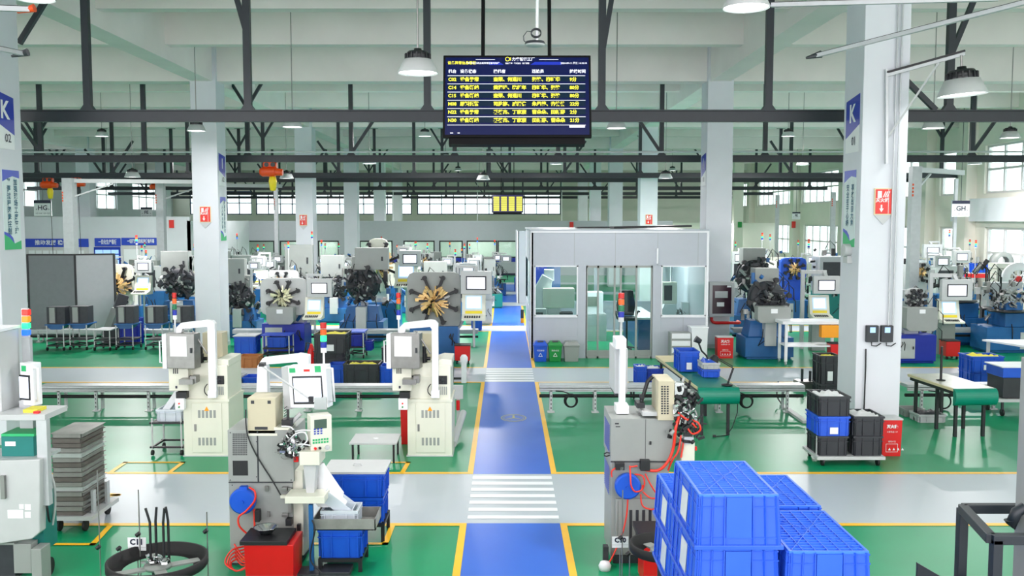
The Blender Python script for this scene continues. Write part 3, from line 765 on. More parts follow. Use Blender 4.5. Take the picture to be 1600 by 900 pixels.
def red_bin(label, loc, w_, d, h, casters=False, lid='rubber', rz=0, text=False):
    t = thing('red_bin', label, 'bin', loc, rz); z0 = .09 if casters else .0
    b = MB(); b.frus(-w_ / 2, w_ / 2, -d / 2, d / 2, z0, h, -.012); b.build('body', 'red', t, bevel=.006)
    MB().box(-w_ / 2 - .02, w_ / 2 + .02, -d / 2 - .02, d / 2 + .02, h - .012, h + .012).build('lid', lid, t)
    if casters:
        for sx in (-1, 1):
            for sy in (-1, 1):
                x, y = sx * w_ * .38, sy * d * .38
                MB().cyl((x - .015, y, .045), (x + .015, y, .045), .045, 12).build('caster', 'rubber', t)
    if text:
        txt('灭火箱', w_ * .2, 'paper', t, (0, -d / 2 - .016, h * .8), align='CENTER', bold=.003)
        txt('火警电话 119', w_ * .1, 'paper', t, (0, -d / 2 - .014, h * .66), align='CENTER')
        txt('使用方法', w_ * .1, 'paper', t, (0, -d / 2 - .012, h * .4), align='CENTER')
        b = MB(); x0, x1, za, zb2 = -w_ * .32, w_ * .32, h * .12, h * .34; y = -d / 2 - .012
        for p in ((x0, x1, za, za + .005), (x0, x1, zb2 - .005, zb2), (x0, x0 + .005, za, zb2), (x1 - .005, x1, za, zb2)): b.box(p[0], p[1], y, y + .004, p[2], p[3])
        for k in range(4): b.prism([(x0 + .04 + .07 * k, za + .03), (x0 + .08 + .07 * k, za + .03), (x0 + .06 + .07 * k, za + .07)], y, y + .004)
        b.build('instruction_print', 'paper', t)
    return t
def caster(b, x, y, z, r=.05, m=0):
    b.cyl((x - .016, y, z), (x + .016, y, z), r, 12, m=m); return b
def monitor(parent, c, wd, h, dp=.14, rot=0, body='lgrey', scr='screen_white', bez='black', handles=True, tilt=0):
    """flat control monitor facing -y: body part with bezel + screen sub-parts"""
    b = MB(); b.box(-wd / 2, wd / 2, 0, dp, -h / 2, h / 2); b.box(-wd / 2 + .02, wd / 2 - .02, dp, dp + .06, -h / 2 + .04, h / 2 - .04)
    o = b.build('control_monitor', body, parent, bevel=.008); o.location = c; o.rotation_euler = (tilt, 0, rot)
    MB().box(-wd * .33, wd * .33, -.006, 0, -h * .32, h * .28).build('bezel', bez, o)
    MB().box(-wd * .29, wd * .29, -.009, -.006, -h * .27, h * .23).build('display', scr, o)
    if handles:
        q = MB(); q.tube([(wd / 2, .03, h * .35), (wd / 2 + .045, .03, h * .35), (wd / 2 + .045, .03, -h * .35), (wd / 2, .03, -h * .35)], .012, 6); q.build('side_handle', 'lgrey', o)
    return o
def console(parent, c, wd, rot=0, body='ivory'):
    """tilted operator console with screen, yellow strip and keyboard shelf"""
    h = wd * 1.05
    b = MB(); b.prism([(0, 0), (.28, 0), (.28, h + .04), (.2, h + .04), (.08, .12), (-.22, .05), (-.22, 0)], -wd / 2, wd / 2, 'yz')
    o = b.build('operator_console', body, parent, bevel=.006); o.location = c; o.rotation_euler[2] = rot
    ang = math.atan2(.12, h - .08)
    def on(q0, q1, z0, z1, m, nm, off):
        mb = MB()
        def P(x, z): y = .08 + (.2 - .08) * (z - .12) / (h + .04 - .12) - off; return (x, y, z)
        mb._add([P(q0, z0), P(q1, z0), P(q1, z1), P(q0, z1)], [(0, 1, 2, 3)]); mb.build(nm, m, o)
    on(-wd * .34, wd * .34, h * .42, h * .95, 'screen_blue' if body != 'ivory2' else 'screen_white', 'display', .008)
    on(-wd * .29, wd * .29, h * .46, h * .91, 'screen_white', 'display_page', .011)
    on(-wd * .36, wd * .36, h * .24, h * .35, 'label_yellow', 'yellow_strip', .008)
    k = MB()
    for i in range(7):
        for j in range(2): k.box(-wd * .38 + wd * .1 * i, -wd * .32 + wd * .1 * i, -.18 + .08 * j, -.13 + .08 * j, .062 + .02 * j, .085 + .02 * j)
    k.build('keys', 'dark', o)
    return o
def arm(parent, pts, w_=.07, m='lgrey'):
    b = MB()
    for p, q in zip(pts[:-1], pts[1:]): b.bar(p, q, w_, w_)
    for p in pts[1:-1]: b.cbox(p, (w_ * 1.15,) * 3)
    return b.build('swing_arm', m, parent)
def toolhead(parent, c, r, m, seed=0, name='forming_head', n=26):
    """head of angular forming tools: many slim slides pointing to the centre, or a dense cluster of fittings"""
    rnd = random.Random(seed); b = MB(); ms = [m, 'black', 'steel'] if m in ('brass', 'pale_brass') else ([m, 'mgrey', 'rubber'] if m in ('dark', 'black') else [m, 'mgrey', 'black'])
    burst = name == 'forming_head' and m in ('brass', 'pale_brass')
    for i in range(int(n * 2.2)):
        a = rnd.uniform(0, 2 * math.pi); k = rnd.random(); mi = 0 if k < .72 else (1 if k < .88 else 2); y = rnd.uniform(-.2, .04) * r / .35
        if burst:
            r0 = rnd.uniform(.05, .5) * r; r1 = r0 + rnd.uniform(.2, .5) * r; wv = rnd.uniform(.02, .05) * r / .35
            b.bar((r0 * math.cos(a), y - .05, r0 * math.sin(a)), (r1 * math.cos(a + .1), y, r1 * math.sin(a + .1)), wv, wv * rnd.uniform(.5, 1.5), mi)
        else:
            rr = r * math.sqrt(rnd.random()) * .9; p = Vector((rr * math.cos(a), y, rr * math.sin(a))); t_ = rnd.uniform(0, 6.3); L = rnd.uniform(.15, .55) * r
            d = Vector((math.cos(t_), rnd.uniform(-.4, .4), math.sin(t_))) * L
            if rnd.random() < .35: b.cyl(p, p + d * .6, rnd.uniform(.06, .15) * r, 8, m=mi)
            else: b.bar(p, p + d, rnd.uniform(.06, .16) * r, rnd.uniform(.06, .2) * r, mi)
    o = b.build(name, ms, parent); o.location = c; return o
def tool_arms(parent, c, r, n=8, m='black', knob=.07, a0=22.5):
    for i in range(n):
        a = R(a0 + 360 / n * i); ca, sa = math.cos(a), math.sin(a); b = MB()
        b.bar((r * .45 * ca, -.05, r * .45 * sa), (r * ca, -.06, r * sa), .05, .07); b.cyl((r * ca, -.13, r * sa), (r * ca, .0, r * sa), knob, 14)
        b.bar((r * ca + knob * sa, -.09, r * sa - knob * ca), (r * ca - knob * 1.6 * sa, -.09, r * sa + knob * 1.6 * ca), .03, .03)
        o = b.build('tool_slide', m, parent); o.location = c
def rounded(w_, h, c, n=3):
    pts = []
    for cx, cz, a0 in ((w_ / 2 - c, h / 2 - c, 0), (-w_ / 2 + c, h / 2 - c, 90), (-w_ / 2 + c, -h / 2 + c, 180), (w_ / 2 - c, -h / 2 + c, 270)):
        for k in range(n + 1): a = R(a0 + 90 * k / n); pts.append((cx + c * math.cos(a), cz + c * math.sin(a)))
    return pts
def base_cab(t, w_, d, h, m, door='lgrey', y0=0):
    b = MB(); b.box(-w_ / 2, w_ / 2, y0, y0 + d, .06, h); b.box(-w_ / 2 + .04, w_ / 2 - .04, y0 + .04, y0 + d - .04, 0, .06); b.build('base_cabinet', m, t, bevel=.01)
    if door:
        q = MB(); q.box(-w_ * .42, -w_ * .02, y0 - .012, y0, .14, h - .1); o = q.build('cabinet_door', door, t)
        MB().box(-w_ * .08, -w_ * .05, y0 - .03, y0 - .012, h * .5, h * .6).build('handle', 'dark', o)
CNT = [0]
def former(u, v, label, kind='plate', s=1.0, plate='lgrey', tool='brass', base='mblue', mon=None, con=None, tow=None, hop=None, box=None, rz=0, seed=None, lit=('green',), group=None, pw=1.15, ph=1.0, zc=None, Y=None):
    g = G(u, v) if Y is None else Vector((PT(u, v, Y).x, Y, 0)); CNT[0] += 1; sd = seed or CNT[0]
    t = thing('spring_forming_machine', label, 'machine', g, rz, group); t.scale = (s,) * 3
    bh = .8
    if kind == 'plate':
        base_cab(t, 1.15, .9, bh, base); zc = zc or bh + ph / 2
        b = MB(); b.prism([(x, z + zc) for x, z in rounded(pw, ph, .16, 2)], .12, .3); b.box(-pw * .4, pw * .4, .3, .75, bh, zc + ph * .38); b.build('face_plate', plate, t, bevel=.008)
        toolhead(t, (0, .1, zc), ph * .34, tool, sd, n=46)
        tool_arms(t, (0, .12, zc), ph * .43, 8, 'black', .055)
    elif kind == 'round':
        b = MB(); b.box(-.6, .6, 0, .95, .06, .55); b.frus(-.5, .5, .15, .85, .55, .95, .08); b.box(-.55, .55, .05, .9, 0, .06); b.build('base_cabinet', base, t, bevel=.01)
        zc = zc or 1.25
        b = MB(); b.lathe([(0, -.02), (.24, -.03), (.4, 0), (.44, .06), (.44, .26), (.0, .28)], (0, .25, zc), 28, axis='y'); b.lathe([(.38, .1), (.47, .12), (.47, .2), (.38, .22)], (0, .25, zc), 28, axis='y'); b.build('rotor_housing', 'dark', t)
        toolhead(t, (0, .2, zc), .44, 'dark', sd, 'tool_ring', 22)
        tool_arms(t, (0, .2, zc), .5, 6, 'black', .06, 10)
        toolhead(t, (0, .14, zc + .02), .12, 'steel', sd + 5, 'forming_head', 10)
        b = MB(); b.box(-.14, .14, -.1, .2, .35, .95); b.build('chute_cover', 'lgrey', t, bevel=.01)
        b = MB(); b.box(-.3, .3, .35, .8, zc + .3, zc + .75); b.build('motor_box', 'mgrey', t, bevel=.01)
    elif kind == 'bench':
        b = MB(); b.box(-.75, .75, 0, .8, .06, .62); b.box(-.3, .25, .05, .7, .62, .95); b.box(-.7, .7, .04, .76, 0, .06); b.frus(-.25, .2, .15, .6, .95, 1.2, .06); b.build('base_cabinet', base, t, bevel=.012)
        b = MB(); b.lathe([(0, 0), (.42, 0), (.44, .02), (.42, .04), (0, .04)], (-.2, .2, .98), 28); b.lathe([(0, 0), (.32, 0), (.34, .02), (.32, .04), (0, .04)], (.45, .3, .8), 24); b.cyl((.45, .3, .6), (.45, .3, .8), .05); b.build('payoff_disc', 'black', t)
        toolhead(t, (-.1, .25, 1.3), .3, 'steel', sd, 'forming_head', 22); toolhead(t, (-.35, .3, 1.25), .25, 'black', sd + 3, 'tool_ring', 16)
        b = MB(); b.box(.05, .4, -.014, 0, .1, .5); b.build('control_panel', 'lgrey', t)
    elif kind == 'cell':
        base_cab(t, 1.0, .8, .95, base, None)
        b = MB(); b.box(-.5, .5, .1, .8, .95, 1.95); b.build('enclosure', plate, t, bevel=.015)
        MB().box(-.4, .12, .085, .1, 1.1, 1.8).build('viewing_window', 'dark', t)
        toolhead(t, (-.1, .06, 1.0), .2, tool, sd, n=14)
    if hop:     # grey receiving hopper in front
        w2, z0, z1 = hop; b = MB(); b.prism([(-w2 / 2, z0 + .08), (-w2 / 2, z1), (w2 / 2, z1), (w2 / 2, z0 + .08), (w2 * .4, z0), (-w2 * .4, z0)], -.35, -.02); b.build('hopper', 'mgrey', t, bevel=.006)
        MB().box(-.08, .08, -.36, -.35, z1 - .16, z1 - .05).build('hopper_label', 'paper', t)
    if box:
        x, z, bw, bh2 = box; o = MB().box(x - bw / 2, x + bw / 2, .25, .6, z, z + bh2).build('electrical_box', 'mgrey', t, bevel=.008)
        MB().box(x + bw * .3, x + bw * .36, .235, .25, z + bh2 * .4, z + bh2 * .6).build('handle', 'dark', o)
    if mon:
        x, z, mw = mon[:3]; rot = mon[3] if len(mon) > 3 else 0; mh = mw * .74
        monitor(t, (x, -.15, z), mw, mh, rot=rot)
        side = 1 if x > 0 else -1; top = z + mh / 2 + .08
        arm(t, [(x - side * mw * .62, .35, .8 if kind != 'bench' else .7), (x - side * mw * .62, .35, top), (x, .15, top), (x, .0, top - .1)], .06)
    if con: console(t, (con[0], -.2, con[1]), con[2], con[3] if len(con) > 3 else 0); MB().cyl((con[0], .0, .3), (con[0], .0, con[1]), .03, 8).build('console_post', 'lgrey', t)
    if tow: tower(t, tow[0], .3, tow[1], .3, .035, lit, tow[1] - 1.2)
    fit = MB(); rf = random.Random(sd * 7 + 1); topz = {'plate': 1.75, 'round': 1.9, 'bench': 1.5, 'cell': 1.95}[kind]
    for k in range(38):
        x, z = rf.uniform(-.7, .7), rf.uniform(.7, topz + .2); y = rf.uniform(.3, .8); q = rf.random(); wv = rf.uniform(.03, .12)
        if q < .5: fit.cbox((x, y, z), (wv, wv, rf.uniform(.05, .3)), rf.randrange(4))
        elif q < .8: fit.cyl((x, y, z), (x + rf.uniform(-.2, .2), y, z + rf.uniform(-.2, .25)), rf.uniform(.015, .06), 8, m=rf.randrange(4))
        else: fit.tube([(x, y, z), (x + .1, y - .1, z + .25), (x + .25, y - .1, z + .1), (x + .3, y, z - .2)], .014, 5, m=0)
    fit.build('fittings', ['black', 'lgrey', 'mblue', 'steel'], t)
    # small services common to these machines
    b = MB(); rnd = random.Random(sd * 3)
    for k in range(4):
        x = rnd.uniform(-.5, .5); b.tube([(x, .1, .75), (x + rnd.uniform(-.1, .1), -.05, .55), (x + rnd.uniform(-.2, .2), .0, .35), (x, .1, .25)], .012, 5)
    b.build('hose', 'black', t)
    return t
def rail(u0, u1, vfeet, label, vtop, feet, d=.35, tubez=True, rz=0):
    Y = G(CX, vfeet).y; x0, x1 = PT(u0, vtop, Y).x, PT(u1, vtop, Y).x; z = HZ(vtop, Y); zf = z - .13
    t = thing('cable_trunking', label, 'trunking', ((x0 + x1) / 2, Y, 0)); L = (x1 - x0) / 2
    b = MB(); b.box(-L, L, 0, d, z - .07, z - .01); b.box(-L, L, .02, d - .02, z - .01, z); b.box(-L, L, 0.0, .03, z - .13, z - .05); b.build('trunk', 'galv', t, bevel=.004)
    MB().box(-L, L, -.006, 0, z - .105, z - .095).build('seam', 'steel', t)
    MB().cyl((-L, .1, z - .23), (L, .1, z - .23), .035, 8).build('air_pipe', 'rubber', t)
    for u in feet:
        x = PT(u, vfeet, Y).x - (x0 + x1) / 2
        q = MB(); q.box(x - .025, x + .025, 0, .05, 0, z - .1); q.box(x - .07, x + .07, -.02, .12, 0, .02); q.box(x - .025, x + .025, d - .06, d - .01, 0, z - .1)
        for k in range(4): q.box(x - .01, x + .01, -.002, 0, .08 + .08 * k, .11 + .08 * k, 1)
        q.build('foot', ['lgrey', 'dark'], t)
    return t
# ================================================================ RAISED DECK AND BLUE CRATES (foreground)
DK = CH - 2.08
t = thing('raised_deck', 'raised steel deck in front of the camera, below the picture', 'platform', (0, 0, 0))
b = MB(); b.box(-6, 6, -3, 5.3, DK - .06, DK); b.build('deck_plate', 'mgrey', t)
for x in (-5.8, -2, 2, 5.8):
    for y in (-2.8, 5.1): MB().box(x - .08, x + .08, y - .08, y + .08, 0, DK - .06).build('leg', 'dark_steel', t)
def grid_crate(label, x0, y0, z0, w_=.41, d=.64, h=.255, group='upturned blue crates on the deck', card=False):
    t = thing('blue_crate', label, 'crate', (x0, y0, z0), group=group); tp = .012
    b = MB(); b.frus(0, w_, 0, d, .0, h - .006, tp, 0)
    b.box(-.012, w_ + .012, -.012, d + .012, .0, .022)                 # wide rim (crates stand upside down)
    b.build('body', 'crate_blue', t, bevel=.003)
    q = MB()                                                          # rim band at the top and waist lines
    for z in (h - .012, h * .78, h * .2):
        e = .004; tt = tp * z / h - e
        q.box(tt, w_ - tt, tt, tt + .01, z, z + .006); q.box(tt, w_ - tt, d - tt - .01, d - tt, z, z + .006)
        q.box(tt, tt + .01, tt + .0101, d - tt - .0101, z, z + .006); q.box(w_ - tt - .01, w_ - tt, tt + .0101, d - tt - .0101, z, z + .006)
    for f in (.04, .18, .33, .67, .82, .96):
        q.bar((w_ * f, -.0035, .02), (w_ * (.5 + (f - .5) * .95), tp - .004, h), .005, .012)
    for f in (.03, .2, .34, .66, .8, .97):
        for xx, s in ((-.002, 1), (w_ + .002, -1)): q.bar((xx, d * f, .02), (xx + s * tp, d * (.5 + (f - .5) * .97), h), .012, .005)
    q.build('ribs', 'crate_blue', t)
    g = MB(); a = tp + .012; zt = h - .003; hh = .009                  # grid on the (upturned) base
    for k in range(7): x = a + (w_ - 2 * a) * k / 6; g.box(x - .0016, x + .0016, a, d - a, zt - .004, zt + hh)
    for k in range(17): y = a + (d - 2 * a) * k / 16; g.box(a, w_ - a, y - .0024, y + .0024, zt - .004, zt + hh - .001)
    for s in (-1, 1): g.bar((w_ / 2 - s * (w_ / 2 - a), a, zt + .003), (w_ / 2 + s * (w_ / 2 - a), d - a, zt + .003), .003, .012)
    for s in (-1, 1):
        for yy in (.25, .75): g.bar((w_ / 2 - s * (w_ / 2 - a), d * yy, zt + .003), (w_ / 2, d * (yy + (.2 if yy < .5 else -.2)), zt + .003), .003, .012)
    r_ = .012
    for (x, y, X2, Y2) in ((tp, tp, w_ - tp, tp + r_), (tp, d - tp - r_, w_ - tp, d - tp), (tp, tp + r_, tp + r_, d - tp - r_), (w_ - tp - r_, tp + r_, w_ - tp, d - tp - r_)): g.box(x, X2, y, Y2, zt - .005, zt + hh + .001)
    g.build('base_grid', 'crate_grid', t)
    p = MB(); p.box(w_ * .35, w_ * .65, -.001, .004, h * .2, h * .98); p.build('handle_recess', 'crate_light', t)
    if card: MB().box(w_ * .38, w_ * .62, -.007, -.002, h * .5, h * .85).build('label_card', 'paper', t)
    # big pale card on the long side
    MB().bar((.0005, d * .3, h * .12), (.0095, d * .3, h * .9), .002, .002)
    c = MB(); c._add([(-.004, d * .38, .05), (-.004, d * .62, .05), (.006, d * .62, h * .78), (.006, d * .38, h * .78)], [(3, 2, 1, 0)]); c.build('side_card', 'clear_plastic', t)
    return t
mat('crate_grid', (62, 124, 236), 0.4, var=0.03); mat('crate_light', (40, 96, 222), 0.4, var=0.03)
cw, cd, chh = .40, .64, .255
def gstack(x, y, n, names):
    for k in range(n): grid_crate(names[k], x, y, DK + .001 + k * (chh + .006), cw, cd, chh)
gstack(.905, 4.3, 3, ['lowest crate of the tall front stack of blue crates', 'middle crate of the tall front stack of blue crates', 'topmost crate of the tall front stack, highest blue crate with white gridded top'])
gstack(.925, 5.0, 2, ['lower crate behind the tall front stack', 'upper blue crate half hidden behind the tall front stack'])
gstack(1.325, 4.26, 2, ['lower crate of the front right stack', 'blue gridded crate nearest the bottom edge, right of the tall stack'])
gstack(1.335, 4.96, 2, ['lower crate of the back right stack', 'blue gridded crate behind the front right one, by the yellow line'])
# grey steel frame and post at the lower right
q = PT(1573, 850, 4.6); t = thing('steel_stand', 'grey square tube stand at the lower right corner', 'stand', (q.x, 4.6, DK))
zt = HZ(842, 4.6) - DK; W = .62
b = MB(); x0 = PT(1549, 842, 4.6).x - q.x
for (x, y) in ((x0, 0), (x0 + W, 0), (x0, -.5), (x0 + W, -.5)): pass
b.bar((x0, 0, zt), (x0 + W, 0, zt), .05); b.bar((x0 + .1, .5, zt + .0), (x0 + W, .5, zt), .05); b.bar((x0, 0, zt), (x0 + .1, .5, zt), .05)
b.bar((x0 + .025, 0, 0), (x0 + .025, 0, zt), .05); b.bar((x0 + W, 0, 0), (x0 + W, 0, zt), .05); b.bar((x0 + .1, .5, 0), (x0 + .1, .5, zt), .05); b.bar((x0 + W, .5, 0), (x0 + W, .5, zt), .05)
b.build('frame', 'dark_steel', t, bevel=.004)
xp = PT(1601, 700, 4.9).x - q.x
MB().box(xp, xp + .12, .25, .37, 0, HZ(560, 4.9) - DK).build('post', 'mgrey', t, bevel=.005)
MB().tube([(xp + .02, .3, HZ(792, 4.9) - DK), (xp - .03, .3, HZ(800, 4.9) - DK), (xp - .06, .3, HZ(822, 4.9) - DK), (xp - .065, .3, zt)], .03, 10).build('bent_pipe', 'dark_steel', t)
q = PT(1434, 880, 5.0); t = thing('steel_plate', 'dark sloping steel plate at the bottom edge, right of the blue crates', 'plate', (q.x, 5.0, DK))
z1 = q.z - DK; MB().prism([(0, z1), (.17, z1 - .1), (.55, z1 - .09), (.8, z1 - .03), (.8, 0), (0, 0)], 0, .02).build('sheet', 'dark_steel', t)

# ================================================================ FRONT-PLANE HELPER: features of a machine face measured on its own plane
class FR:
    def __init__(s, name, label, cat, u, vb, Y=None):
        s.Y = Y or G(u, vb).y; s.X = PT(u, vb, s.Y).x; s.t = thing(name, label, cat, (s.X, s.Y, 0))
    def p(s, u, v, y=0.0): q = PT(u, v, s.Y + y); return (q.x - s.X, y, q.z)
    def B(s, b, u0, v0, u1, v1, ya=0.0, yb=.1, m=0):
        a = s.p(u0, v1, ya); c = s.p(u1, v0, ya); return b.box(a[0], c[0], ya, yb, max(a[2], 0), c[2], m)
    def part(s, name, mats, *boxes, bevel=.0, parent=None, label=None):
        b = MB()
        for q in boxes: s.B(b, *q)
        return b.build(name, mats, parent or s.t, bevel=bevel, label=label)
    def poly(s, name, m, pts, ya, yb, parent=None, bevel=0):
        b = MB(); pp = [s.p(u, v, ya) for u, v in pts]; b.prism([(q[0], q[2]) for q in pp], ya, yb); return b.build(name, m, parent or s.t, bevel=bevel)
    def tube(s, name, m, pts, r, parent=None, n=8):
        return MB().tube([s.p(*q) for q in pts], r, n).build(name, m, parent or s.t)
def smooth(pts, k=6):
    """Catmull-Rom through pixel/depth points"""
    out = []; n = len(pts)
    for i in range(n - 1):
        p0, p1, p2, p3 = pts[max(i - 1, 0)], pts[i], pts[i + 1], pts[min(i + 2, n - 1)]
        for j in range(k):
            t_ = j / k
            out.append(tuple(.5 * ((2 * b_) + (-a + c) * t_ + (2 * a - 5 * b_ + 4 * c - d) * t_ ** 2 + (-a + 3 * b_ - 3 * c + d) * t_ ** 3) for a, b_, c, d in zip(p0, p1, p2, p3)))
    out.append(tuple(pts[-1])); return out

# ================================================================ THE TWO IVORY COILING MACHINES
def ivory_machine(label, du=0, left=False):
    f = FR('coiling_machine', label, 'machine', 637 + du, 713); t = f.t
    D = lambda *q: (q[0] + du, q[1], q[2] + du, *q[3:])
    # base cabinet
    W = (u1 := 706) and 0
    f.part('base_cabinet', 'ivory', D(637, 627, 706, 713, 0, .85), bevel=.008)
    f.part('plinth', 'lgrey', D(635, 712, 708, 716, -.02, .87))
    f.part('cabinet_top', 'ivory', D(636, 624, 707, 628, -.015, .86))
    d = f.part('cabinet_door', 'ivory', D(650, 630, 695, 707, -.014, 0), bevel=.004)
    b = MB()
    for k in range(5):
        f.B(b, *D(658.5 + 6 * k, 641, 662 + 6 * k, 653, -.016, -.012)); f.B(b, *D(659 + 6 * k, 684, 662.5 + 6 * k, 696, -.016, -.012))
    b.build('vent_slots', 'mgrey', d)
    f.part('lock', 'steel', D(652.5, 663, 655.5, 674, -.024, -.014), parent=d)
    f.poly('warning_label', 'amber', [(668 + du, 642), (675.5 + du, 642), (671.7 + du, 635)], -.018, -.013, parent=d)
    # upper body
    f.part('upper_body', 'ivory', D(674, 571, 704, 626, .02, .8), D(640, 588, 676, 626, .05, .8), bevel=.01)
    f.poly('sloping_hood', 'ivory', [(643 + du, 589), (640 + du, 578), (655 + du, 570), (674 + du, 566), (690 + du, 561), (706 + du, 562), (706 + du, 573), (676 + du, 590)], .06, .78, bevel=.01)
    hd = f.part('feed_head', 'ivory', D(613, 573, 643, 611, -.06, .3), bevel=.01)
    b = MB()
    for k in range(3): f.B(b, *D(619.5 + 3 * k, 576, 621 + 3 * k, 584, -.063, -.06))
    b.build('vent_slots', 'dark', hd)
    f.part('emblem', 'ink', D(623, 603, 626, 607, -.063, -.06), parent=hd)
    f.part('fan', 'black', D(684.5, 587.5, 698.5, 600.5, .0, .03), bevel=.004)
    b = MB(); c_ = f.p(691.5 + du, 594, -.004); b.lathe([(0, -.004), (.03, -.004), (.03, .004)], c_, 12, axis='y')
    for k in range(5): a = 2 * math.pi * k / 5; b.bar((c_[0], -.004, c_[2]), (c_[0] + .055 * math.cos(a), -.004, c_[2] + .055 * math.sin(a)), .02, .006)
    b.build('fan_blades', 'dark', t)
    b = MB()
    for k in range(5): f.B(b, *D(685.5 + 2.8 * k, 604, 687 + 2.8 * k, 617, .012, .02))
    b.build('louvre', 'mgrey', t)
    f.part('outlet_tray', 'steel', D(628.5, 593, 650, 601, -.25, -.02), D(646, 588, 655, 599, -.2, -.02))
    f.part('feed_window', 'dark', D(640, 587.5, 655, 592, -.02, .05))
    # start/stop box
    bb = f.part('button_box', 'white', D(622.5, 623, 636.5, 640.5, -.12, -.02), bevel=.004)
    for v, m in ((630.5, 'led_red'), (636, 'bin_green')):
        c_ = f.p(629 + du, v, -.12); MB().cyl((c_[0], -.12, c_[2]), (c_[0], -.135, c_[2]), .013, 12).build('push_button', m, bb)
    f.part('box_bracket', 'black', D(624, 613, 640, 623, -.08, .05))
    # post and overhead arm
    f.part('arm_post', 'white', D(675, 508, 684.5, 612, -.06, .04), bevel=.006)
    f.part('post_foot', 'white', D(673.5, 611, 686.5, 622, -.09, .08), bevel=.004)
    f.poly('overhead_arm', 'white', [(624 + du, 512), (631 + du, 505), (672 + du, 500), (680 + du, 501), (684.5 + du, 506), (684.5 + du, 513), (675 + du, 515), (672 + du, 511), (634 + du, 514), (632 + du, 520), (624 + du, 521)], -.07, .05, bevel=.006)
    # gas strut
    f.tube('gas_strut', 'steel', [(650 + du, 517, -.02), (673 + du, 553, -.02)], .014)
    # control cabinet hung at the left end, seen from behind, turned a little
    c_ = f.p(632 + du, 546, -.05)
    cb = MB().box(-.235, .235, -.02, .2, -.295, .265).build('control_cabinet', 'steel', t, bevel=.008); cb.location = (c_[0] + .02, -.12, c_[2]); cb.rotation_euler[2] = R(-8)
    MB().box(-.17, .11, -.026, -.02, -.1, .22).build('paper_window', 'paper', cb)
    MB().box(-.3, -.23, -.03, .24, -.3, .25).build('side_cover', 'white', cb)
    MB().tube([(-.3, -.05, .15), (-.33, -.05, .15), (-.33, -.05, -.2), (-.3, -.05, -.2)], .012).build('handle', 'white', cb)
    MB().box(.17, .2, -.04, -.02, -.04, .04).build('latch', 'dark', cb)
    # black spindle on the hood
    b = MB(); c_ = f.p(663 + du, 566, .2); b.cyl((c_[0], .2, c_[2] - .02), (c_[0], .2, c_[2] + .14), .05); b.cyl((c_[0], .2, c_[2] + .14), (c_[0], .2, c_[2] + .26), .035); b.cyl((c_[0] - .1, .2, c_[2] + .06), (c_[0] + .1, .2, c_[2] + .06), .03); b.build('spindle', 'black', t)
    # rear cabinet
    f.part('rear_cabinet', 'beige', D(651, 521, 675, 563, .5, .8), bevel=.006) if not left else f.part('rear_cabinet', 'beige', D(666, 520, 696, 563, .5, .8), bevel=.006)
    f.tube('cable', 'black', smooth([(673 + du, 600, -.02), (669 + du, 606, -.06), (669 + du, 613, -.05), (673 + du, 618, -.02)]), .008)
    x, y, z = f.p(623 + du, 499, .0); tower(t, x, -.02, z - .0, .44, .034, (), .22, 'white')
    return f
ivory_machine('ivory coiling machine with overhead white arm beside the blue walkway', 0)
f = ivory_machine('ivory coiling machine with overhead white arm in front of the second left column', -349, True)
# small red bin beside the right one
red_bin('tall narrow red bin on the left side of the walkway-side ivory machine', (G(634, 700).x, 15.7, 0), .2, .35, .62, lid='red')
# silver tube leaning at the right of the ivory machine
a, c_ = PT(708, 697, 15.3), PT(724, 645, 16.6); t = thing('leaning_tube', 'pale tube leaning on the ivory machine by the walkway', 'tube', (a.x, a.y, 0))
MB().cyl((0, 0, .06), (c_.x - a.x, c_.y - a.y, c_.z), .06, 14).build('pipe', 'lgrey', t)
t = thing('socket_stand', 'small grey socket post with a red plug beside the ivory machine', 'socket', (PT(716, 655, 17).x, 17, 0))
b = MB(); b.box(-.03, .03, 0, .04, 0, .55); b.box(-.09, .09, -.03, .05, .5, .75); b.build('box', 'lgrey', t); MB().cyl((0, -.06, .3), (0, -.06, .48), .035).build('plug', 'red', t)

# ---- black cart with the clear tub, left of the left ivory machine
Y = G(240, 712).y; x0, x1 = PT(231, 712, Y).x, PT(292, 712, Y).x
t = thing('tube_frame_cart', 'small black tube cart with casters left of the ivory machine', 'cart', ((x0 + x1) / 2, Y, 0)); W = (x1 - x0) / 2; zt = HZ(661, Y)
for sx in (-1, 1):
    for sy in (0, .5):
        MB().cyl((sx * (W - .08), sy, .1), (sx * (W - .08), sy, zt + (.08 if sy == 0 else 0)), .016, 8).build('leg', 'lgrey', t)
        caster(MB(), sx * (W - .08), sy, .05, .045).build('caster', 'rubber', t)
b = MB()
for z in (.14, zt): b.bar((-W + .04, 0, z), (W - .04, 0, z), .03); b.bar((-W + .04, .5, z), (W - .04, .5, z), .03); b.bar((-W + .08, 0, z), (-W + .08, .5, z), .03); b.bar((W - .08, 0, z), (W - .08, .5, z), .03)
b.box(-W + .08, W - .08, 0, .5, zt, zt + .01)
b.build('frame', 'black', t)
cr = crate('clear plastic tub standing on the black tube cart', ((x0 + x1) / 2 + .04, Y + .24, zt + .011), .42, .38, .2, 'clear_plastic', name='plastic_tub', cat='tub')
t = thing('delivery_chute', 'white sloping chute between the clear tub and the ivory machine', 'chute', (PT(268, 640, Y + .2).x, Y + .25, 0))
MB().bar((-.1, 0, zt + .16), (.14, 0, zt + .5), .16, .1).build('chute', 'white', t)

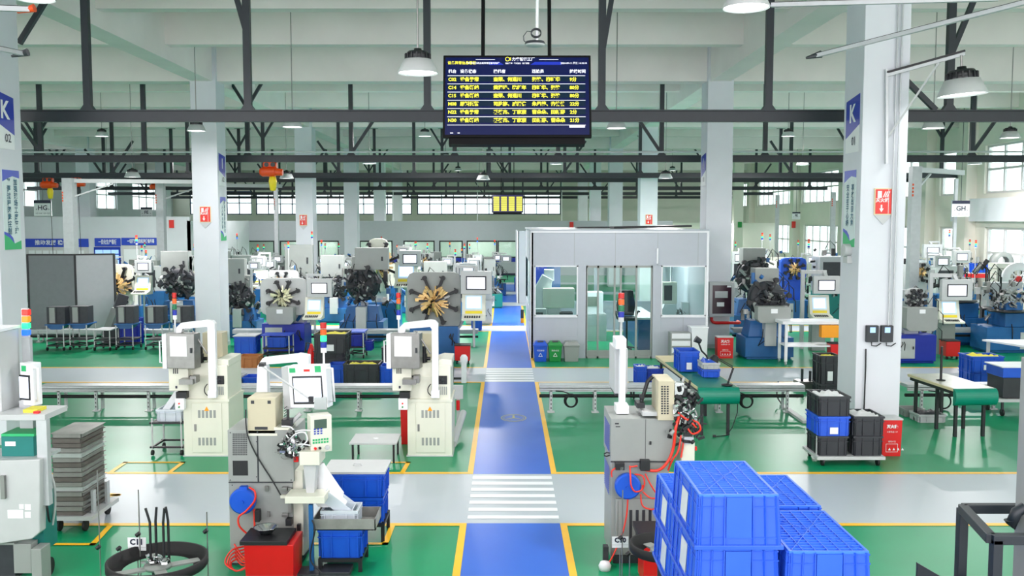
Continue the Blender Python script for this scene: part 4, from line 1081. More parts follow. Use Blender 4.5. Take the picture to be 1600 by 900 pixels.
# ================================================================ FOREGROUND GREY MACHINE WITH TAG C11
f = FR('coiling_machine', 'grey coiling machine with big white monitor and red waste bin, nearest on the left', 'machine', 358, 884); t = f.t
f.part('upper_cabinet', 'mgrey', (357, 672, 458, 753, 0, .62), bevel=.006)
f.part('lower_cabinet', 'mgrey', (360, 754, 457, 880, .02, .6), bevel=.006)
f.part('plinth', 'dark', (358, 878, 470, 886, .03, .6))
f.part('side_door', 'ivory', (458, 735, 473, 868, .05, .58), bevel=.006)
b = MB()
for i in range(9):
    for j in range(12): f.B(b, 363.5 + 2.6 * i, 677.5 + 2.9 * j, 365.2 + 2.6 * i, 679.4 + 2.9 * j, -.003, 0)
b.build('vent_grid', 'dark', t)
f.part('black_window', 'black', (364, 720, 387, 743, -.004, 0))
f.part('panel_seam', 'dark', (357, 753, 458, 754.6, -.004, 0), (402.5, 674, 403.2, 753, -.003, 0))
b = MB()
for u, v in ((360, 676), (360, 750), (401, 690), (401, 745), (455, 676), (455, 750), (363, 758), (363, 872), (453, 872)): c_ = f.p(u, v, 0); b.cyl((c_[0], -.006, c_[2]), (c_[0], 0, c_[2]), .006, 8)
b.build('screws', 'dark', t)
f.part('door_lock', 'steel', (414, 760, 419, 768, -.012, .02), (417, 800, 421, 808, -.012, .02))
# beige transformer box
bx = f.part('transformer_box', 'beige', (387, 622, 430, 678, .0, .36), bevel=.008)
f.part('box_slots', 'dark', (392, 626, 397, 631, -.003, 0), (418, 626, 423, 631, -.003, 0), (398, 667, 418, 671.5, -.003, 0), parent=bx)
b = MB(); xr = f.p(430.3, 0, 0)[0]
for k in range(8): z = f.p(430, 640 + 4 * k, 0)[2]; b.box(xr, xr + .003, .06, .28, z - .007, z)
b.build('side_slots', 'dark', bx)
f.part('shelf_plate', 'ivory', (386, 677.5, 433, 681, -.01, .4), (428, 668, 452, 672, -.02, .3))
# arm and monitor
f.poly('overhead_arm', 'white', [(400, 622), (402, 572), (410, 560), (462, 554.5), (466, 553), (482, 556), (482, 572), (466, 570), (464, 566), (414, 570), (417, 574), (418, 622)], .42, .55, bevel=.006)
c_ = f.p(481, 605, .1)
m_ = MB().box(-.225, .225, -.02, .12, -.235, .235).build('monitor_housing', 'white', t, bevel=.008); m_.location = (c_[0], .14, c_[2]); m_.rotation_euler = (0, R(-3), R(-12))
MB().box(-.19, .19, -.027, -.02, -.2, .13).build('bezel_frame', 'white', m_); MB().box(-.175, .175, -.032, -.02, -.19, .12).build('bezel', 'black', m_); MB().box(-.16, .16, -.035, -.03, -.165, .1).build('display', 'screen_white', m_)
for x, m2, h2 in ((-.17, 'sticker_green', .0), (.0, 'sign_red', -.0), (.13, 'sticker_green', .02)): MB().box(x - .035, x + .035, -.024, -.02, .16 if m2 != 'sign_red' else .17, .21 + h2 if m2 != 'sign_red' else .195).build('sticker', m2, m_)
MB().box(-.31, -.225, 0, .14, -.25, .22).build('side_cover', 'lgrey', m_)
MB().tube([(.225, 0, .2), (.29, 0, .2), (.29, 0, -.17), (.225, 0, -.17)], .014).build('side_handle', 'white', m_)
tower(t, m_.location.x + .16, .2, m_.location.z + .37, .34, .035, ('green',), .16, 'white')
f.tube('mirror_rod', 'lgrey', [(408, 571, -.02), (485, 624, -.12)], .011)
f.part('rod_clamp', 'black', (404, 568, 412, 573, -.04, .06), (482, 620, 489, 628, -.14, -.1))
f.part('mirror_plate', 'chrome', (491, 621, 510, 640, -.14, -.11))
f.part('arm_clamp', 'black', (440, 656, 455, 668, .0, .12), (448, 640, 451, 658, .04, .07))
f.tube('swivel_arm', 'lgrey', [(452, 664, .1), (470, 646, .15)], .025)
# small controller
c_ = f.p(498, 676, -.05)
k_ = MB().box(-.115, .115, -.1, .08, -.2, .2).build('controller_box', 'ivory', t, bevel=.006); k_.location = (c_[0], -.02, c_[2]); k_.rotation_euler[2] = R(24)
MB().box(-.075, .06, -.104, -.1, .06, .16).build('display', 'lcd', k_)
b = MB()
for i in range(6):
    for j in range(2): b.box(-.095 + .03 * i, -.075 + .03 * i, -.106, -.1, -.1 + .03 * j, -.08 + .03 * j, 0)
for i in range(3):
    for j in range(3): b.box(-.08 + .035 * i, -.06 + .035 * i, -.106, -.1, -.0 + .025 * j, .015 + .025 * j, 1)
b.build('keys', ['sticker_green', 'sign_blue'], k_)
for x, m2, r_ in ((-.07, 'red', .014), (-.02, 'black', .014), (.06, 'lgrey', .026)): MB().cyl((x, -.125, -.15), (x, -.1, -.15), r_).build('knob', m2, k_)
# forming mechanism
c_ = f.p(461, 692, 0)
toolhead(t, (c_[0], -.06, c_[2]), .16, 'black', 3, 'linkage', 26); toolhead(t, (c_[0], -.12, c_[2]), .15, 'chrome', 9, 'forming_head', 14)
for u, v in ((453, 700), (459, 690)):
    c_ = f.p(u, v, -.1); b = MB(); b.lathe([(.032, -.02), (.05, -.02), (.05, .02), (.032, .02), (.032, -.02)], c_, 18, axis='x'); b.cyl((c_[0] - .01, c_[1], c_[2]), (c_[0] + .01, c_[1], c_[2]), .015)
    for k in range(4): a = math.pi / 2 * k; b.bar(c_, (c_[0], c_[1] + .04 * math.cos(a), c_[2] + .04 * math.sin(a)), .008)
    b.build('guide_wheel', 'white', t)
b = MB()
for pts in ([(450, 690, -.1), (462, 678, -.16), (476, 676, -.15), (480, 688, -.14), (470, 698, -.15)], [(455, 700, -.12), (468, 694, -.2), (485, 696, -.18)], [(462, 674, -.1), (475, 672, -.14), (495, 674, -.12)], [(440, 666, -.05), (455, 668, -.08), (464, 682, -.1)]):
    b.tube([f.p(*q) for q in smooth(pts)], .008, 6)
b.build('white_tubes', 'white', t)
f.tube('wire_loop', 'steel', smooth([(452, 670, -.03), (437, 695, -.08), (440, 715, -.08), (452, 716, -.06), (462, 705, -.04)]), .004)
f.part('red_button', 'red', (459, 714, 466, 722, -.12, -.08))
f.part('outlet_hopper', 'ivory', (468, 706, 499, 727, -.22, .1), bevel=.004)
f.poly('outlet_chute', 'lgrey', [(474, 727), (494, 727), (490, 780), (480, 780)], -.16, .0)
f.part('swing_shelf', 'ivory', (445, 776, 507, 787, -.3, -.02), (438, 774, 450, 779, -.05, .0), bevel=.004)
f.part('shelf_rail', 'ivory', (447, 773, 507, 776, -.06, -.02))
f.part('hinge_bracket', 'steel', (450, 763, 455, 802, -.03, .02), (440, 762, 448, 768, -.05, .02), (440, 803, 450, 808, -.03, .02), bevel=.003)
f.tube('black_cable', 'black', smooth([(384, 640, -.02), (386, 676, -.03), (400, 710, -.02), (425, 750, -.02), (440, 776, -.04)]), .008)
f.part('vent_flap', 'black', (464, 820, 469, 835, -.0, .06))
# hose reel
c_ = f.p(382, 780, 0)
rr = MB(); rr.lathe([(0, -.1), (.125, -.1), (.142, -.085), (.142, -.03), (.125, 0), (0, 0)], c_, 40, axis='y', smooth=False); rr.cyl((c_[0], -.12, c_[2]), (c_[0], -.1, c_[2]), .02); rr.box(c_[0] - .03, c_[0] + .05, -.08, -.02, c_[2] + .13, c_[2] + .16)
rl_ = rr.build('hose_reel', 'bin_blue', t)
f.tube('red_hose', 'red_hose', smooth([(390, 762, -.1), (398, 768, -.16), (398, 782, -.16), (385, 798, -.14), (373, 808, -.14), (374, 822, -.14), (386, 834, -.1)]), .011)
f.tube('air_hose', 'red_hose', [(397, 795, -.05), (398, 830, -.05)], .011)
b = MB()
for k in range(4): b.tube([f.p(*q) for q in smooth([(384, 853 + 5 * k, -.2), (362, 860 + 6 * k, -.3), (352 + 4 * k, 880 + 3 * k, -.35), (372, 892, -.4), (392, 880, -.35), (378, 868 + 5 * k, -.28), (366, 850 + 6 * k, -.22)])], .009, 6)
b.build('hose_coil', 'red_hose', t)
f.part('air_fitting', 'black', (398, 798, 405, 816, -.08, 0), (446, 812, 455, 822, -.08, .02), bevel=.003)
f.poly('warning_label', 'amber', [(374, 876), (383, 876), (378.5, 868)], -.004, .018)

# red waste bin with black lid and steel funnel
Y = f.Y - .55; a, c_ = PT(384, 900, Y), PT(458, 900, Y); W = (c_.x - a.x)
t = thing('red_bin', 'big red waste bin with black lid in front of the grey machine', 'bin', ((a.x + c_.x) / 2, Y, 0)); zt = HZ(851, Y)
MB().frus(-W / 2, W / 2, 0, .42, .02, zt, -.012).build('body', 'red', t, bevel=.008)
MB().box(-W / 2 - .05, W / 2 - .05, -.03, .4, zt, zt + .045).build('lid', 'black', t, bevel=.004)
for sx in (-1, 1): caster(MB(), sx * W * .36, .05, .03, .03).build('caster', 'rubber', t)
t = thing('steel_funnel', 'shiny steel funnel standing on the black lid of the red bin', 'funnel', (PT(414, 835, Y + .15).x, Y + .2, zt + .046))
MB().lathe([(.05, 0), (.06, .005), (.125, .075), (.13, .08), (.118, .075), (.05, .012), (0, .01)], n=32).build('cone', 'chrome', t)

# blue post with tray foot
Y = f.Y - .25; x = PT(486, 800, Y).x; t = thing('pedal_stand', 'blue post on a dark foot beside the red bin', 'stand', (x, Y, 0))
MB().box(-.022, .022, -.022, .022, .04, HZ(788, Y)).build('post', 'mblue', t); b = MB(); b.box(-.18, .1, -.12, .12, 0, .05); b.box(.1, .42, -.1, .16, 0, .06); b.build('foot', 'dark', t, bevel=.006)
MB().tube(smooth([(.02, -.05, HZ(810, Y)), (.05, -.06, .5), (.0, -.07, .2), (.12, -.1, .06)]), .008, 6).build('cable', 'black', t)
# blue crates and their low stands
def low_stand(label, u0, u1, vb, ztop, d=.45, legm='black'):
    Y = G(CX, vb).y; a, c2 = PT(u0, vb, Y).x, PT(u1, vb, Y).x; t = thing('low_stand', label, 'stand', ((a + c2) / 2, Y, 0)); W = (c2 - a) / 2
    b = MB(); b.bar((-W, 0, ztop - .02), (W, 0, ztop - .02), .04); b.bar((-W, d, ztop - .02), (W, d, ztop - .02), .04); b.bar((-W + .02, 0, ztop - .02), (-W + .02, d, ztop - .02), .04); b.bar((W - .02, 0, ztop - .02), (W - .02, d, ztop - .02), .04); b.build('frame', legm, t)
    for sx in (-1, 1):
        for y in (0, d): MB().box(sx * (W - .02) - .02, sx * (W - .02) + .02, y - .02, y + .02, 0, ztop - .04).build('leg', legm, t)
    return t, (a + c2) / 2, Y, W * 2
t, x, Y, W = low_stand('black stand under the two stacked blue crates', 508, 601, 846, .22, .5)
h1 = (HZ(737, Y) - .22) / 2
crate('lower blue crate on the black stand beside the crossing', (x, Y + .25, .22), W * .93, .5, h1 - .003, 'bin_blue', taper=.02)
crate('upper blue crate with pale grey lid, beside the crossing', (x, Y + .25, .22 + h1), W * .97, .52, h1 - .02, 'bin_blue', lid='lgrey', taper=.02)
t, x, Y, W = low_stand('black stand under the single blue crate at the bottom', 498, 566, 893, .15, .45)
hb = HZ(827, Y) - .15
crate('single blue crate with a steel tray on it, at the bottom', (x, Y + .22, .15), W * .96, .45, hb, 'bin_blue', taper=.015, card=False)
q = PT(537, 820, Y - .05); zt = .15 + hb
t = thing('steel_tray', 'rectangular steel tray resting on the single blue crate', 'tray', (q.x, Y + .16, zt + .002)); W2 = .34
b = MB(); b.box(-W2, W2, -.2, .25, 0, .01); b.box(-W2, W2, -.2, -.19, 0, .12); b.box(-W2, W2, .24, .25, 0, .12); b.box(-W2, -W2 + .01, -.2, .25, 0, .12); b.box(W2 - .01, W2, -.2, .25, 0, .12); b.build('tray', 'traygrey', t)
crate('clear open tub standing in the steel tray', (q.x - .06, Y + .18, zt + .014), .38, .3, .18, 'clear_plastic', name='plastic_tub', cat='tub')
t = thing('plastic_tub', 'second clear tub tilted against the machine above the tray', 'tub', (q.x - .14, Y + .2, zt + .2)); t.rotation_euler[1] = R(38)
b = MB(); b.box(-.17, .17, -.12, .12, 0, .008); b.frus(-.18, -.172, -.12, .12, 0, .12, 0); b.box(.172, .18, -.12, .12, 0, .12); b.box(-.18, .18, -.128, -.12, 0, .12); b.box(-.18, .18, .12, .128, 0, .12); b.build('shell', 'clear_plastic', t)
q = PT(500, 745, Y + .25); t = thing('plastic_bag', 'crumpled clear bag hanging from the machine outlet', 'bag', q)
b = MB(); random.seed(5); n = 10; ring = []
for k in range(8):
    r_ = .045 + .02 * k; zz = .15 - .065 * k; b_ = [((r_ * (1 + random.uniform(-.2, .2))) * math.cos(2 * math.pi * i / n) + .018 * k, r_ * .8 * math.sin(2 * math.pi * i / n), zz + random.uniform(-.01, .01)) for i in range(n)]; ring += b_
b._add(ring, [(k * n + i, k * n + (i + 1) % n, (k + 1) * n + (i + 1) % n, (k + 1) * n + i) for k in range(7) for i in range(n)], 0, True); b.build('sheet', 'paper', t)
# low grey-topped table
Y = G(CX, 724).y; a, c2 = PT(546, 715, Y).x, PT(620, 715, Y).x; t = thing('low_table', 'low table with pale grey top left of the walkway', 'table', ((a + c2) / 2, Y, 0)); W = (c2 - a) / 2; zt = HZ(714, Y)
zt = .33; b = MB().box(-W, W, -.02, .62, zt - .03, zt).build('top', 'lgrey', t, bevel=.004)
MB().lathe([(0, .004), (.05, .004), (.05, .0)], (0, .3, zt), 20).build('emblem', 'paper', t)
for sx in (-1, 1):
    for y in (.02, .58): MB().box(sx * (W - .05) - .015, sx * (W - .05) + .015, y - .015, y + .015, 0, zt - .03).build('leg', 'black', t)

# ================================================================ PAY-OFF TURNTABLES WITH TAGS
def payoff(u, v, z, Yc, r, tag_txt, label, tagpos, rods, prongs=True):
    X = PT(u, v, Yc).x; t = thing('wire_payoff_turntable', label, 'turntable', (X, Yc, 0))
    b = MB(); b.cyl((0, 0, .0), (0, 0, z - .02), .05, 14); b.lathe([(0, .0), (.28, 0), (.28, .03), (0, .04)], n=24); b.build('pedestal', 'dark', t)
    b = MB(); b.lathe([(r, z), (r + .015, z + .02), (r + .015, z + .09), (r - .01, z + .09), (r - .02, z + .02), (r - .12, z), (r, z)], n=48); b.build('ring', 'rubber', t)
    b = MB()
    for k in range(4): a = R(30 + 90 * k); b.bar((0, 0, z + .005), ((r - .05) * math.cos(a), (r - .05) * math.sin(a), z + .005), .1, .015)
    b.lathe([(0, z + .03), (.12, z + .03), (.12, z), (0, z)], n=20); b.build('spokes', 'mgrey', t)
    if prongs:
        for i, (dx, dy, a) in enumerate(((-.06, .0, -.12), (-.02, .03, .04), (.06, .0, .05), (.09, .04, -.06))):
            MB().tube([(dx, dy, z + .03), (dx, dy, z + .42), (dx + a * .3, dy, z + .55)], .012, 8).build('prong', 'black', t)
        c = MB(); rnd = random.Random(4)
        for k in range(26): a, rr_ = rnd.uniform(0, 6.3), rnd.uniform(.02, .14); c.cbox((rr_ * math.cos(a), rr_ * math.sin(a), z + .04 + rnd.uniform(0, .05)), (.05, .03, .02), 0, Matrix.Rotation(rnd.uniform(0, 3), 3, 'Z') @ Matrix.Rotation(rnd.uniform(-1, 1), 3, 'X'))
        o = c.build('metal_scrap', 'chrome', t); o['kind'] = 'stuff'
    for i, (uu, v0, v1, dy, vc) in enumerate(rods):
        p = PT(uu, v0, Yc + dy); q2 = PT(uu, v1, Yc + dy); o = MB().cyl((p.x - X, dy, max(q2.z, .0)), (p.x - X, dy, p.z), .006, 6).build('guide_rod', 'steel', t)
        zc = PT(uu, vc, Yc + dy).z; MB().cyl((p.x - X - .03, dy, zc - .012), (p.x - X + .0, dy, zc + .012), .02, 10).build('clamp', 'black', o)
        MB().bar((p.x - X, dy, .02), (0, 0, .02), .03).build('foot_bar', 'dark', o)
    uu, vv, w2, h2 = tagpos; p = PT(uu, vv, Yc + .3); g = thing('station_tag', 'white station tag reading ' + tag_txt, 'tag', p)
    MB().box(-w2 / 2, w2 / 2, -.004, 0, -h2 / 2, h2 / 2).build('card', 'paper', g); txt(tag_txt, h2 * .6, 'ink', g, (0, -.008, .02), align='CENTER', bold=.003)
    MB().box(-w2 * .5, w2 * .5, -.006, -.004, -h2 * .24, -h2 * .22).build('line', 'mgrey', g)
    MB().cyl((0, .01, -p.z), (0, .01, h2 / 2), .006, 6).build('holder_rod', 'steel', g)
    return t
payoff(247, 905, .66, 8.2, .425, 'C11', 'black wire pay-off turntable with upright prongs at the lower left', (214, 850, .17, .125), [(216, 765, 930, .25, 835), (323, 800, 930, .3, 830), (152, 735, 930, .5, 855), (188, 858, 930, .5, 857)])
payoff(1035, 905, .66, 8.6, .30, 'C10', 'black wire pay-off turntable in front of the machine right of the walkway', (969, 847, .16, .11), [(973, 766, 930, .2, 840), (984, 850, 930, .1, 865)], False)

# ================================================================ STACK OF STEEL TRAYS ON A TROLLEY
Yt = 11.1; a, c2 = PT(86, 822, Yt).x, PT(131, 822, Yt).x; W = c2 - a; z0 = .2
t = thing('tray_trolley', 'flat steel trolley with casters carrying the tray stack', 'trolley', ((a + c2) / 2, Yt, 0))
MB().box(-W / 2 - .08, W / 2 + .12, -.04, .75, z0 - .05, z0).build('deck', 'lgrey', t)
for sx in (-1, 1):
    for y in (.04, .68): caster(MB(), sx * W * .45 + .02, y, .07, .07).build('caster', 'rubber', t)
for y in (.1, .5): MB().box(W / 2 + .05, W / 2 + .08, y, y + .08, z0, z0 + .28).build('stake', 'galv', t)
n = 17; ht = (HZ(677, Yt) - z0) / n; pl = ['lower', 'upper']
tm = MB(); tm.box(-W / 2 + .012, W / 2 - .012, .012, .618, 0, .006); tm.box(-W / 2, W / 2, 0, .006, 0, ht * .8); tm.box(-W / 2, W / 2, .624, .63, 0, ht * .8); tm.box(-W / 2, -W / 2 + .006, 0, .63, 0, ht * .8); tm.box(W / 2 - .006, W / 2, 0, .63, 0, ht * .8); tm.box(-W / 2 - .025, W / 2 + .025, -.01, .64, ht * .8, ht * .8 + .006)
mes = [tm.mesh('steel_tray', [q_]) for q_ in ('traygrey', 'traydark', 'traylight')]
for k in range(n):
    o = bpy.data.objects.new('steel_tray', mes[0 if k == n - 1 else (1, 0, 0, 1, 0, 2, 0, 1, 0, 0, 1, 0, 2, 0, 1, 1, 0)[k % 17]]); COL.objects.link(o); random.seed(k + 3); o.location = ((a + c2) / 2 + random.uniform(-.008, .008), Yt + random.uniform(-.01, .01), z0 + .001 + k * ht); o.rotation_euler[2] = random.uniform(-.008, .008)
    tag(o, {0: 'bottom steel tray of the tall tray stack', n - 1: 'topmost steel tray of the tall tray stack'}.get(k, 'worn grey steel tray inside the tall tray stack on the trolley'), 'tray', 'stacked steel trays')

# ================================================================ MACHINE AT THE LEFT EDGE
f = FR('coiling_machine', 'tall grey machine cut by the left edge, with four lit signal lamps', 'machine', 0, 905); t = f.t
f.part('electrical_cabinet', 'lgrey', (-90, 519, -2, 651, .1, .5), bevel=.008); f.part('cabinet_top', 'white', (-92, 515, -1, 519, .08, .52))
f.part('tower_post', 'galv', (38, 528, 46, 640, .5, .56), (32, 626, 50, 690, .3, .5))
for v, m in ((484, 'led_red'), (494.5, 'led_orange'), (505, 'led_green'), (515.5, 'led_blue')): f.part('signal_lamp', m, (33.5, v, 43.5, v + 9, .5, .57), bevel=.008)
f.part('lamp_column', 'lgrey', (34.5, 482, 42.5, 530, .515, .56))
c_ = f.p(44, 600, .3)
m_ = MB().box(-.09, .09, -.02, .1, -.23, .23).build('monitor_housing', 'white', t, bevel=.008); m_.location = (c_[0], .3, c_[2]); m_.rotation_euler[2] = R(-20)
MB().box(-.09, .05, -.03, -.02, -.17, .1).build('bezel', 'black', m_); MB().box(-.09, .035, -.034, -.03, -.15, .08).build('display', 'screen_white', m_); MB().box(-.06, .0, -.026, -.02, .14, .2).build('sticker', 'sticker_green', m_)
MB().tube([(.09, 0, .18), (.14, 0, .18), (.14, 0, -.18), (.09, 0, -.18)], .014).build('side_handle', 'white', m_)
f.part('work_table', 'lgrey', (-60, 648, 70, 657, -.05, .45), bevel=.004)
f.part('table_leg', 'galv', (61, 655, 72, 790, -.04, .04)); f.part('table_leg', 'galv', (66, 655, 72, 780, .38, .43)); f.part('lower_shelf', 'galv', (-60, 716, 64, 721, -.03, .4))
f.part('rag', 'rag', (36, 640, 58, 646, .05, .25)); f.part('stop_button', 'red', (52, 643, 60, 648, .0, .05))
f.part('teal_box', 'teal', (3, 682, 52, 716, .05, .35), bevel=.004); f.part('teal_lid', 'sticker_green', (2, 678, 53, 682, .04, .36)); f.part('box_label', 'paper', (8, 690, 24, 697, .045, .05))
f.poly('sloping_cover', 'lgrey', [(-80, 722), (62, 718), (62, 832), (50, 842), (-80, 862)], -.12, .02, bevel=.01)
f.part('cover_handle', 'steel', (1, 744, 6, 780, -.16, -.12)); f.part('cover_print', 'paper', (12, 797, 36, 810, -.124, -.119), (30, 788, 37, 795, -.124, -.119), (39, 788, 48, 797, -.124, -.119), (39, 800, 48, 809, -.124, -.119))
f.part('teal_column', 'teal', (50, 775, 66, 862, .1, .4), bevel=.006); f.part('lower_box', 'mgrey', (22, 850, 48, 896, -.05, .1), (50, 858, 64, 912, -.1, .1), (-60, 848, 22, 852, -.05, .1), bevel=.006)
f.part('dark_bay', 'dark', (-60, 852, 22, 930, .0, .4)); c_ = f.p(76, 893, .1); MB().cyl((c_[0] - .02, .1, .1), (c_[0] + .02, .1, .1), .1, 20).build('caster', 'rubber', t)
f.tube('grey_hose', 'lgrey', smooth([(75, 735, .3), (84, 755, .3), (86, 790, .3), (82, 820, .3)]), .014); f.tube('black_hose', 'black', smooth([(66, 782, .0), (73, 790, -.02), (76, 810, .0), (78, 815, .05)]), .012)

# ================================================================ FOREGROUND GREY MACHINE RIGHT OF THE WALKWAY (C10)
f = FR('coiling_machine', 'grey coiling machine with blue hose reel, right of the walkway', 'machine', 954, 880); t = f.t
f.part('upper_cabinet', 'mgrey', (954, 654, 1052, 721, 0, .72), bevel=.006)
f.part('lower_cabinet', 'mgrey', (954, 722, 1045, 872, .02, .7), bevel=.006)
f.part('plinth', 'dark', (958, 868, 1046, 880, .0, .66))
f.part('panel_seam', 'dark', (954, 720.5, 1052, 722.5, -.004, 0), (1008, 655, 1009.2, 722, -.004, 0))
b = MB(); x = f.p(954, 700, 0)[0]
for k in range(14): z = f.p(954, 668 + 3.2 * k, 0)[2]; b.box(x - .004, x, .1, .6, z - .006, z)
for k in range(14): z = f.p(954, 735 + 3.2 * k, 0)[2]; b.box(x - .004, x, .1, .6, z - .006, z)
b.build('side_vents', 'banner_blue', t)
f.tube('eyelet', 'black', [(953, 708, -.01), (948, 707, -.01), (944, 709, -.01), (944, 712, -.01), (948, 713, -.01), (953, 711, -.01)], .008)
d = f.part('cabinet_door', 'mgrey', (961, 779, 1040, 866, .0, .02), bevel=.003); b = MB()
for k in range(4): f.B(b, 983 + 10 * k, 797, 988 + 10 * k, 855, -.005, 0)
b.build('vent_slots', 'dark', d)
f.part('door_edge', 'dark', (965, 783, 966, 862, -.003, 0), parent=d)
f.part('nameplate', 'dark', (961, 661, 967, 663, -.004, 0), (962, 666, 969, 667.5, -.004, 0))
# white post with control box edge-on and signal tower
f.part('arm_post', 'white', (968, 545, 978, 640, .25, .37), bevel=.005); f.part('post_foot', 'white', (963, 634, 983, 647, .2, .42), bevel=.004)
f.part('control_cabinet', 'lgrey', (960, 545, 981, 615, .4, .95), bevel=.006); f.part('cabinet_cap', 'white', (962, 529, 979, 546, .3, .6), bevel=.01); f.part('cabinet_foot', 'dark', (961, 614, 968, 618, .42, .9))
x, y, z = f.p(970.5, 503, .45); tower(t, x, .45, z, .34, .034, (), .22, 'lgrey')
# beige box
bx = f.part('transformer_box', 'beige', (1028, 595, 1054, 657, -.05, .4), bevel=.006)
b = MB()
for i in range(3):
    for j in range(12): f.B(b, 1033 + 4.4 * i, 603 + 3.8 * j, 1036 + 4.4 * i, 605.4 + 3.8 * j, -.053, -.05)
b.build('vent_grid', 'dark', bx)
f.part('box_shelf', 'lgrey', (1004, 644, 1030, 650, .0, .4))
f.tube('black_lamp_arm', 'black', [(1000, 636, .2), (1003, 624, .2), (1012, 596, .2), (1020, 588, .2)], .022); f.part('lamp_joint', 'black', (995, 630, 1008, 638, .1, .3), (1000, 617, 1007, 624, .16, .24), bevel=.005)
f.part('silver_cover', 'chrome', (1054.5, 598, 1069, 617, .0, .1))
c_ = f.p(1066, 622, .1); toolhead(t, c_, .2, 'black', 21, 'linkage', 30); c_ = f.p(1068, 643, -.04); toolhead(t, c_, .14, 'chrome', 23, 'forming_head', 18)
c_ = f.p(1070, 668, .0); toolhead(t, c_, .2, 'black', 25, 'valve_block', 26); c_ = f.p(1084, 670, 0); toolhead(t, c_, .08, 'black', 28, 'valve_block', 8)
f.part('ivory_gearbox', 'ivory', (1064, 690, 1086, 745, -.02, .3), bevel=.01); f.part('glass_bowl', 'clear_plastic', (1069, 683, 1084, 694, -.04, .08)); f.part('red_button', 'red', (1086, 698, 1089, 704, .0, .04))
for k, pts in enumerate(([(1062, 648, -.05), (1056, 668, -.1), (1052, 700, -.08), (1043, 722, -.08), (1028, 735, -.06), (1008, 734, -.04)], [(1074, 655, -.05), (1090, 660, -.12), (1094, 672, -.12), (1082, 678, -.1), (1074, 668, -.08)],
                         [(1064, 680, -.05), (1060, 704, -.07), (1050, 720, -.06), (1044, 735, -.03)], [(1060, 645, -.05), (1068, 652, -.1), (1080, 660, -.1), (1088, 668, -.1)], [(1068, 690, -.04), (1064, 715, -.05)])):
    f.tube('red_hose', 'red_hose', smooth(pts), .011 if k != 0 else .017)
c_ = f.p(979.5, 757, 0); rr = MB(); rr.lathe([(0, -.1), (.125, -.1), (.142, -.085), (.142, -.03), (.125, 0), (0, 0)], c_, 40, axis='y', smooth=False); rr.cyl((c_[0], -.12, c_[2]), (c_[0], -.1, c_[2]), .02); rr.build('hose_reel', 'bin_blue', t)
for pts in ([(984, 728, -.06), (985, 742, -.13), (986, 758, -.15), (992, 768, -.14), (1002, 766, -.1), (1004, 758, -.1)], [(992, 741, -.04), (1004, 744, -.08), (1007, 756, -.08), (1003, 766, -.08)], [(956, 745, -.03), (956, 736, -.05), (966, 729, -.04)], [(983, 730, -.05), (996, 728, -.05)],
            [(981, 778, -.06), (979, 805, -.06), (972, 835, -.08), (958, 868, -.12), (948, 885, -.2)], [(1004, 768, -.05), (1016, 778, -.06), (1030, 778, -.06)], [(1008, 740, -.03), (1016, 756, -.06), (1026, 772, -.05)], [(1001, 772, -.05), (1004, 790, -.07), (1018, 796, -.07), (1028, 792, -.05)]):
    f.tube('red_hose', 'red_hose', smooth(pts), .009)
f.part('air_regulator', 'black', (962, 724, 976, 735, -.08, .02), (1001, 720, 1016, 736, -.08, .02), (1015, 690, 1018, 695, -.02, 0), bevel=.003); f.part('gauge', 'chrome', (969, 730, 974, 735, -.09, -.08))
f.part('side_chain', 'dark', (943, 855, 951, 886, -.1, .0)); c_ = f.p(945, 893, -.2); MB().lathe([(0, .1), (.05, .09), (.07, .05), (.06, 0), (0, 0)], (c_[0], -.2, .0), 14).build('oil_cup', 'white', t)
# black-topped red bin beside the turntable
Y = f.Y - .7; a = PT(1003, 840, Y).x; t = thing('red_bin', 'red bin with black top half hidden behind the blue crates', 'bin', (a + .3, Y, 0)); zt = HZ(842, Y)
MB().box(-.28, .3, 0, .4, .02, zt).build('body', 'red', t, bevel=.006); MB().box(-.34, .32, -.02, .42, zt, zt + .05).build('lid', 'black', t); MB().lathe([(.05, 0), (.1, .05), (.12, .07), (.04, .01)], (0, .2, zt + .05), 24).build('funnel', 'chrome', t)
# ================================================================ CABLE TRUNKING ROWS
rail(60, 636, 643, 'long pale cable trunking in front of the two ivory machines', 603, (92, 150, 232, 420, 480, 560), tubez=True)
rail(843, 1258, 645, 'pale cable trunking right of the walkway, behind the grey machine', 602, (861, 930, 1124, 1230))
rail(1418, 1640, 640, 'pale cable trunking behind the right column, under the work tables', 601, (1440, 1553, 1620))
rail(45, 296, 535, 'cable trunking behind the row of blue-topped carts', 515, (60, 160, 240))
rail(363, 747, 540, 'cable trunking across the second machine row, left of the walkway', 515, (390, 520, 612, 700))
rail(1146, 1184, 548, 'short piece of cable trunking by the red hose pipe', 513, (1160,))
rail(1465, 1560, 545, 'cable trunking beside the red bin at the right', 513, (1480, 1540))
def coil(u, v, Y, label, r=.13):
    q = PT(u, v, Y); t = thing('cable_coil', label, 'cable', q); b = MB()
    for k in range(4): b.tube([((r - .01 * k) * math.cos(a * math.pi / 12), -.02 * k, (r - .006 * k) * math.sin(a * math.pi / 12)) for a in range(24)], .014, 6, closed=True)
    b.build('loops', 'rubber', t)
    MB().tube([(-.02, 0, r), (-.15, 0, r + .05), (-.3, .02, r + .06)], .012, 6).build('tail', 'rubber', t)
coil(892, 626, G(892, 645).y - .02, 'black cable coil hanging on the trunking right of the walkway')
coil(1166, 627, G(892, 645).y - .02, 'black cable coil right of the green work table')
coil(1474, 627, G(1474, 640).y - .02, 'black cable coil under the right work table', .15)

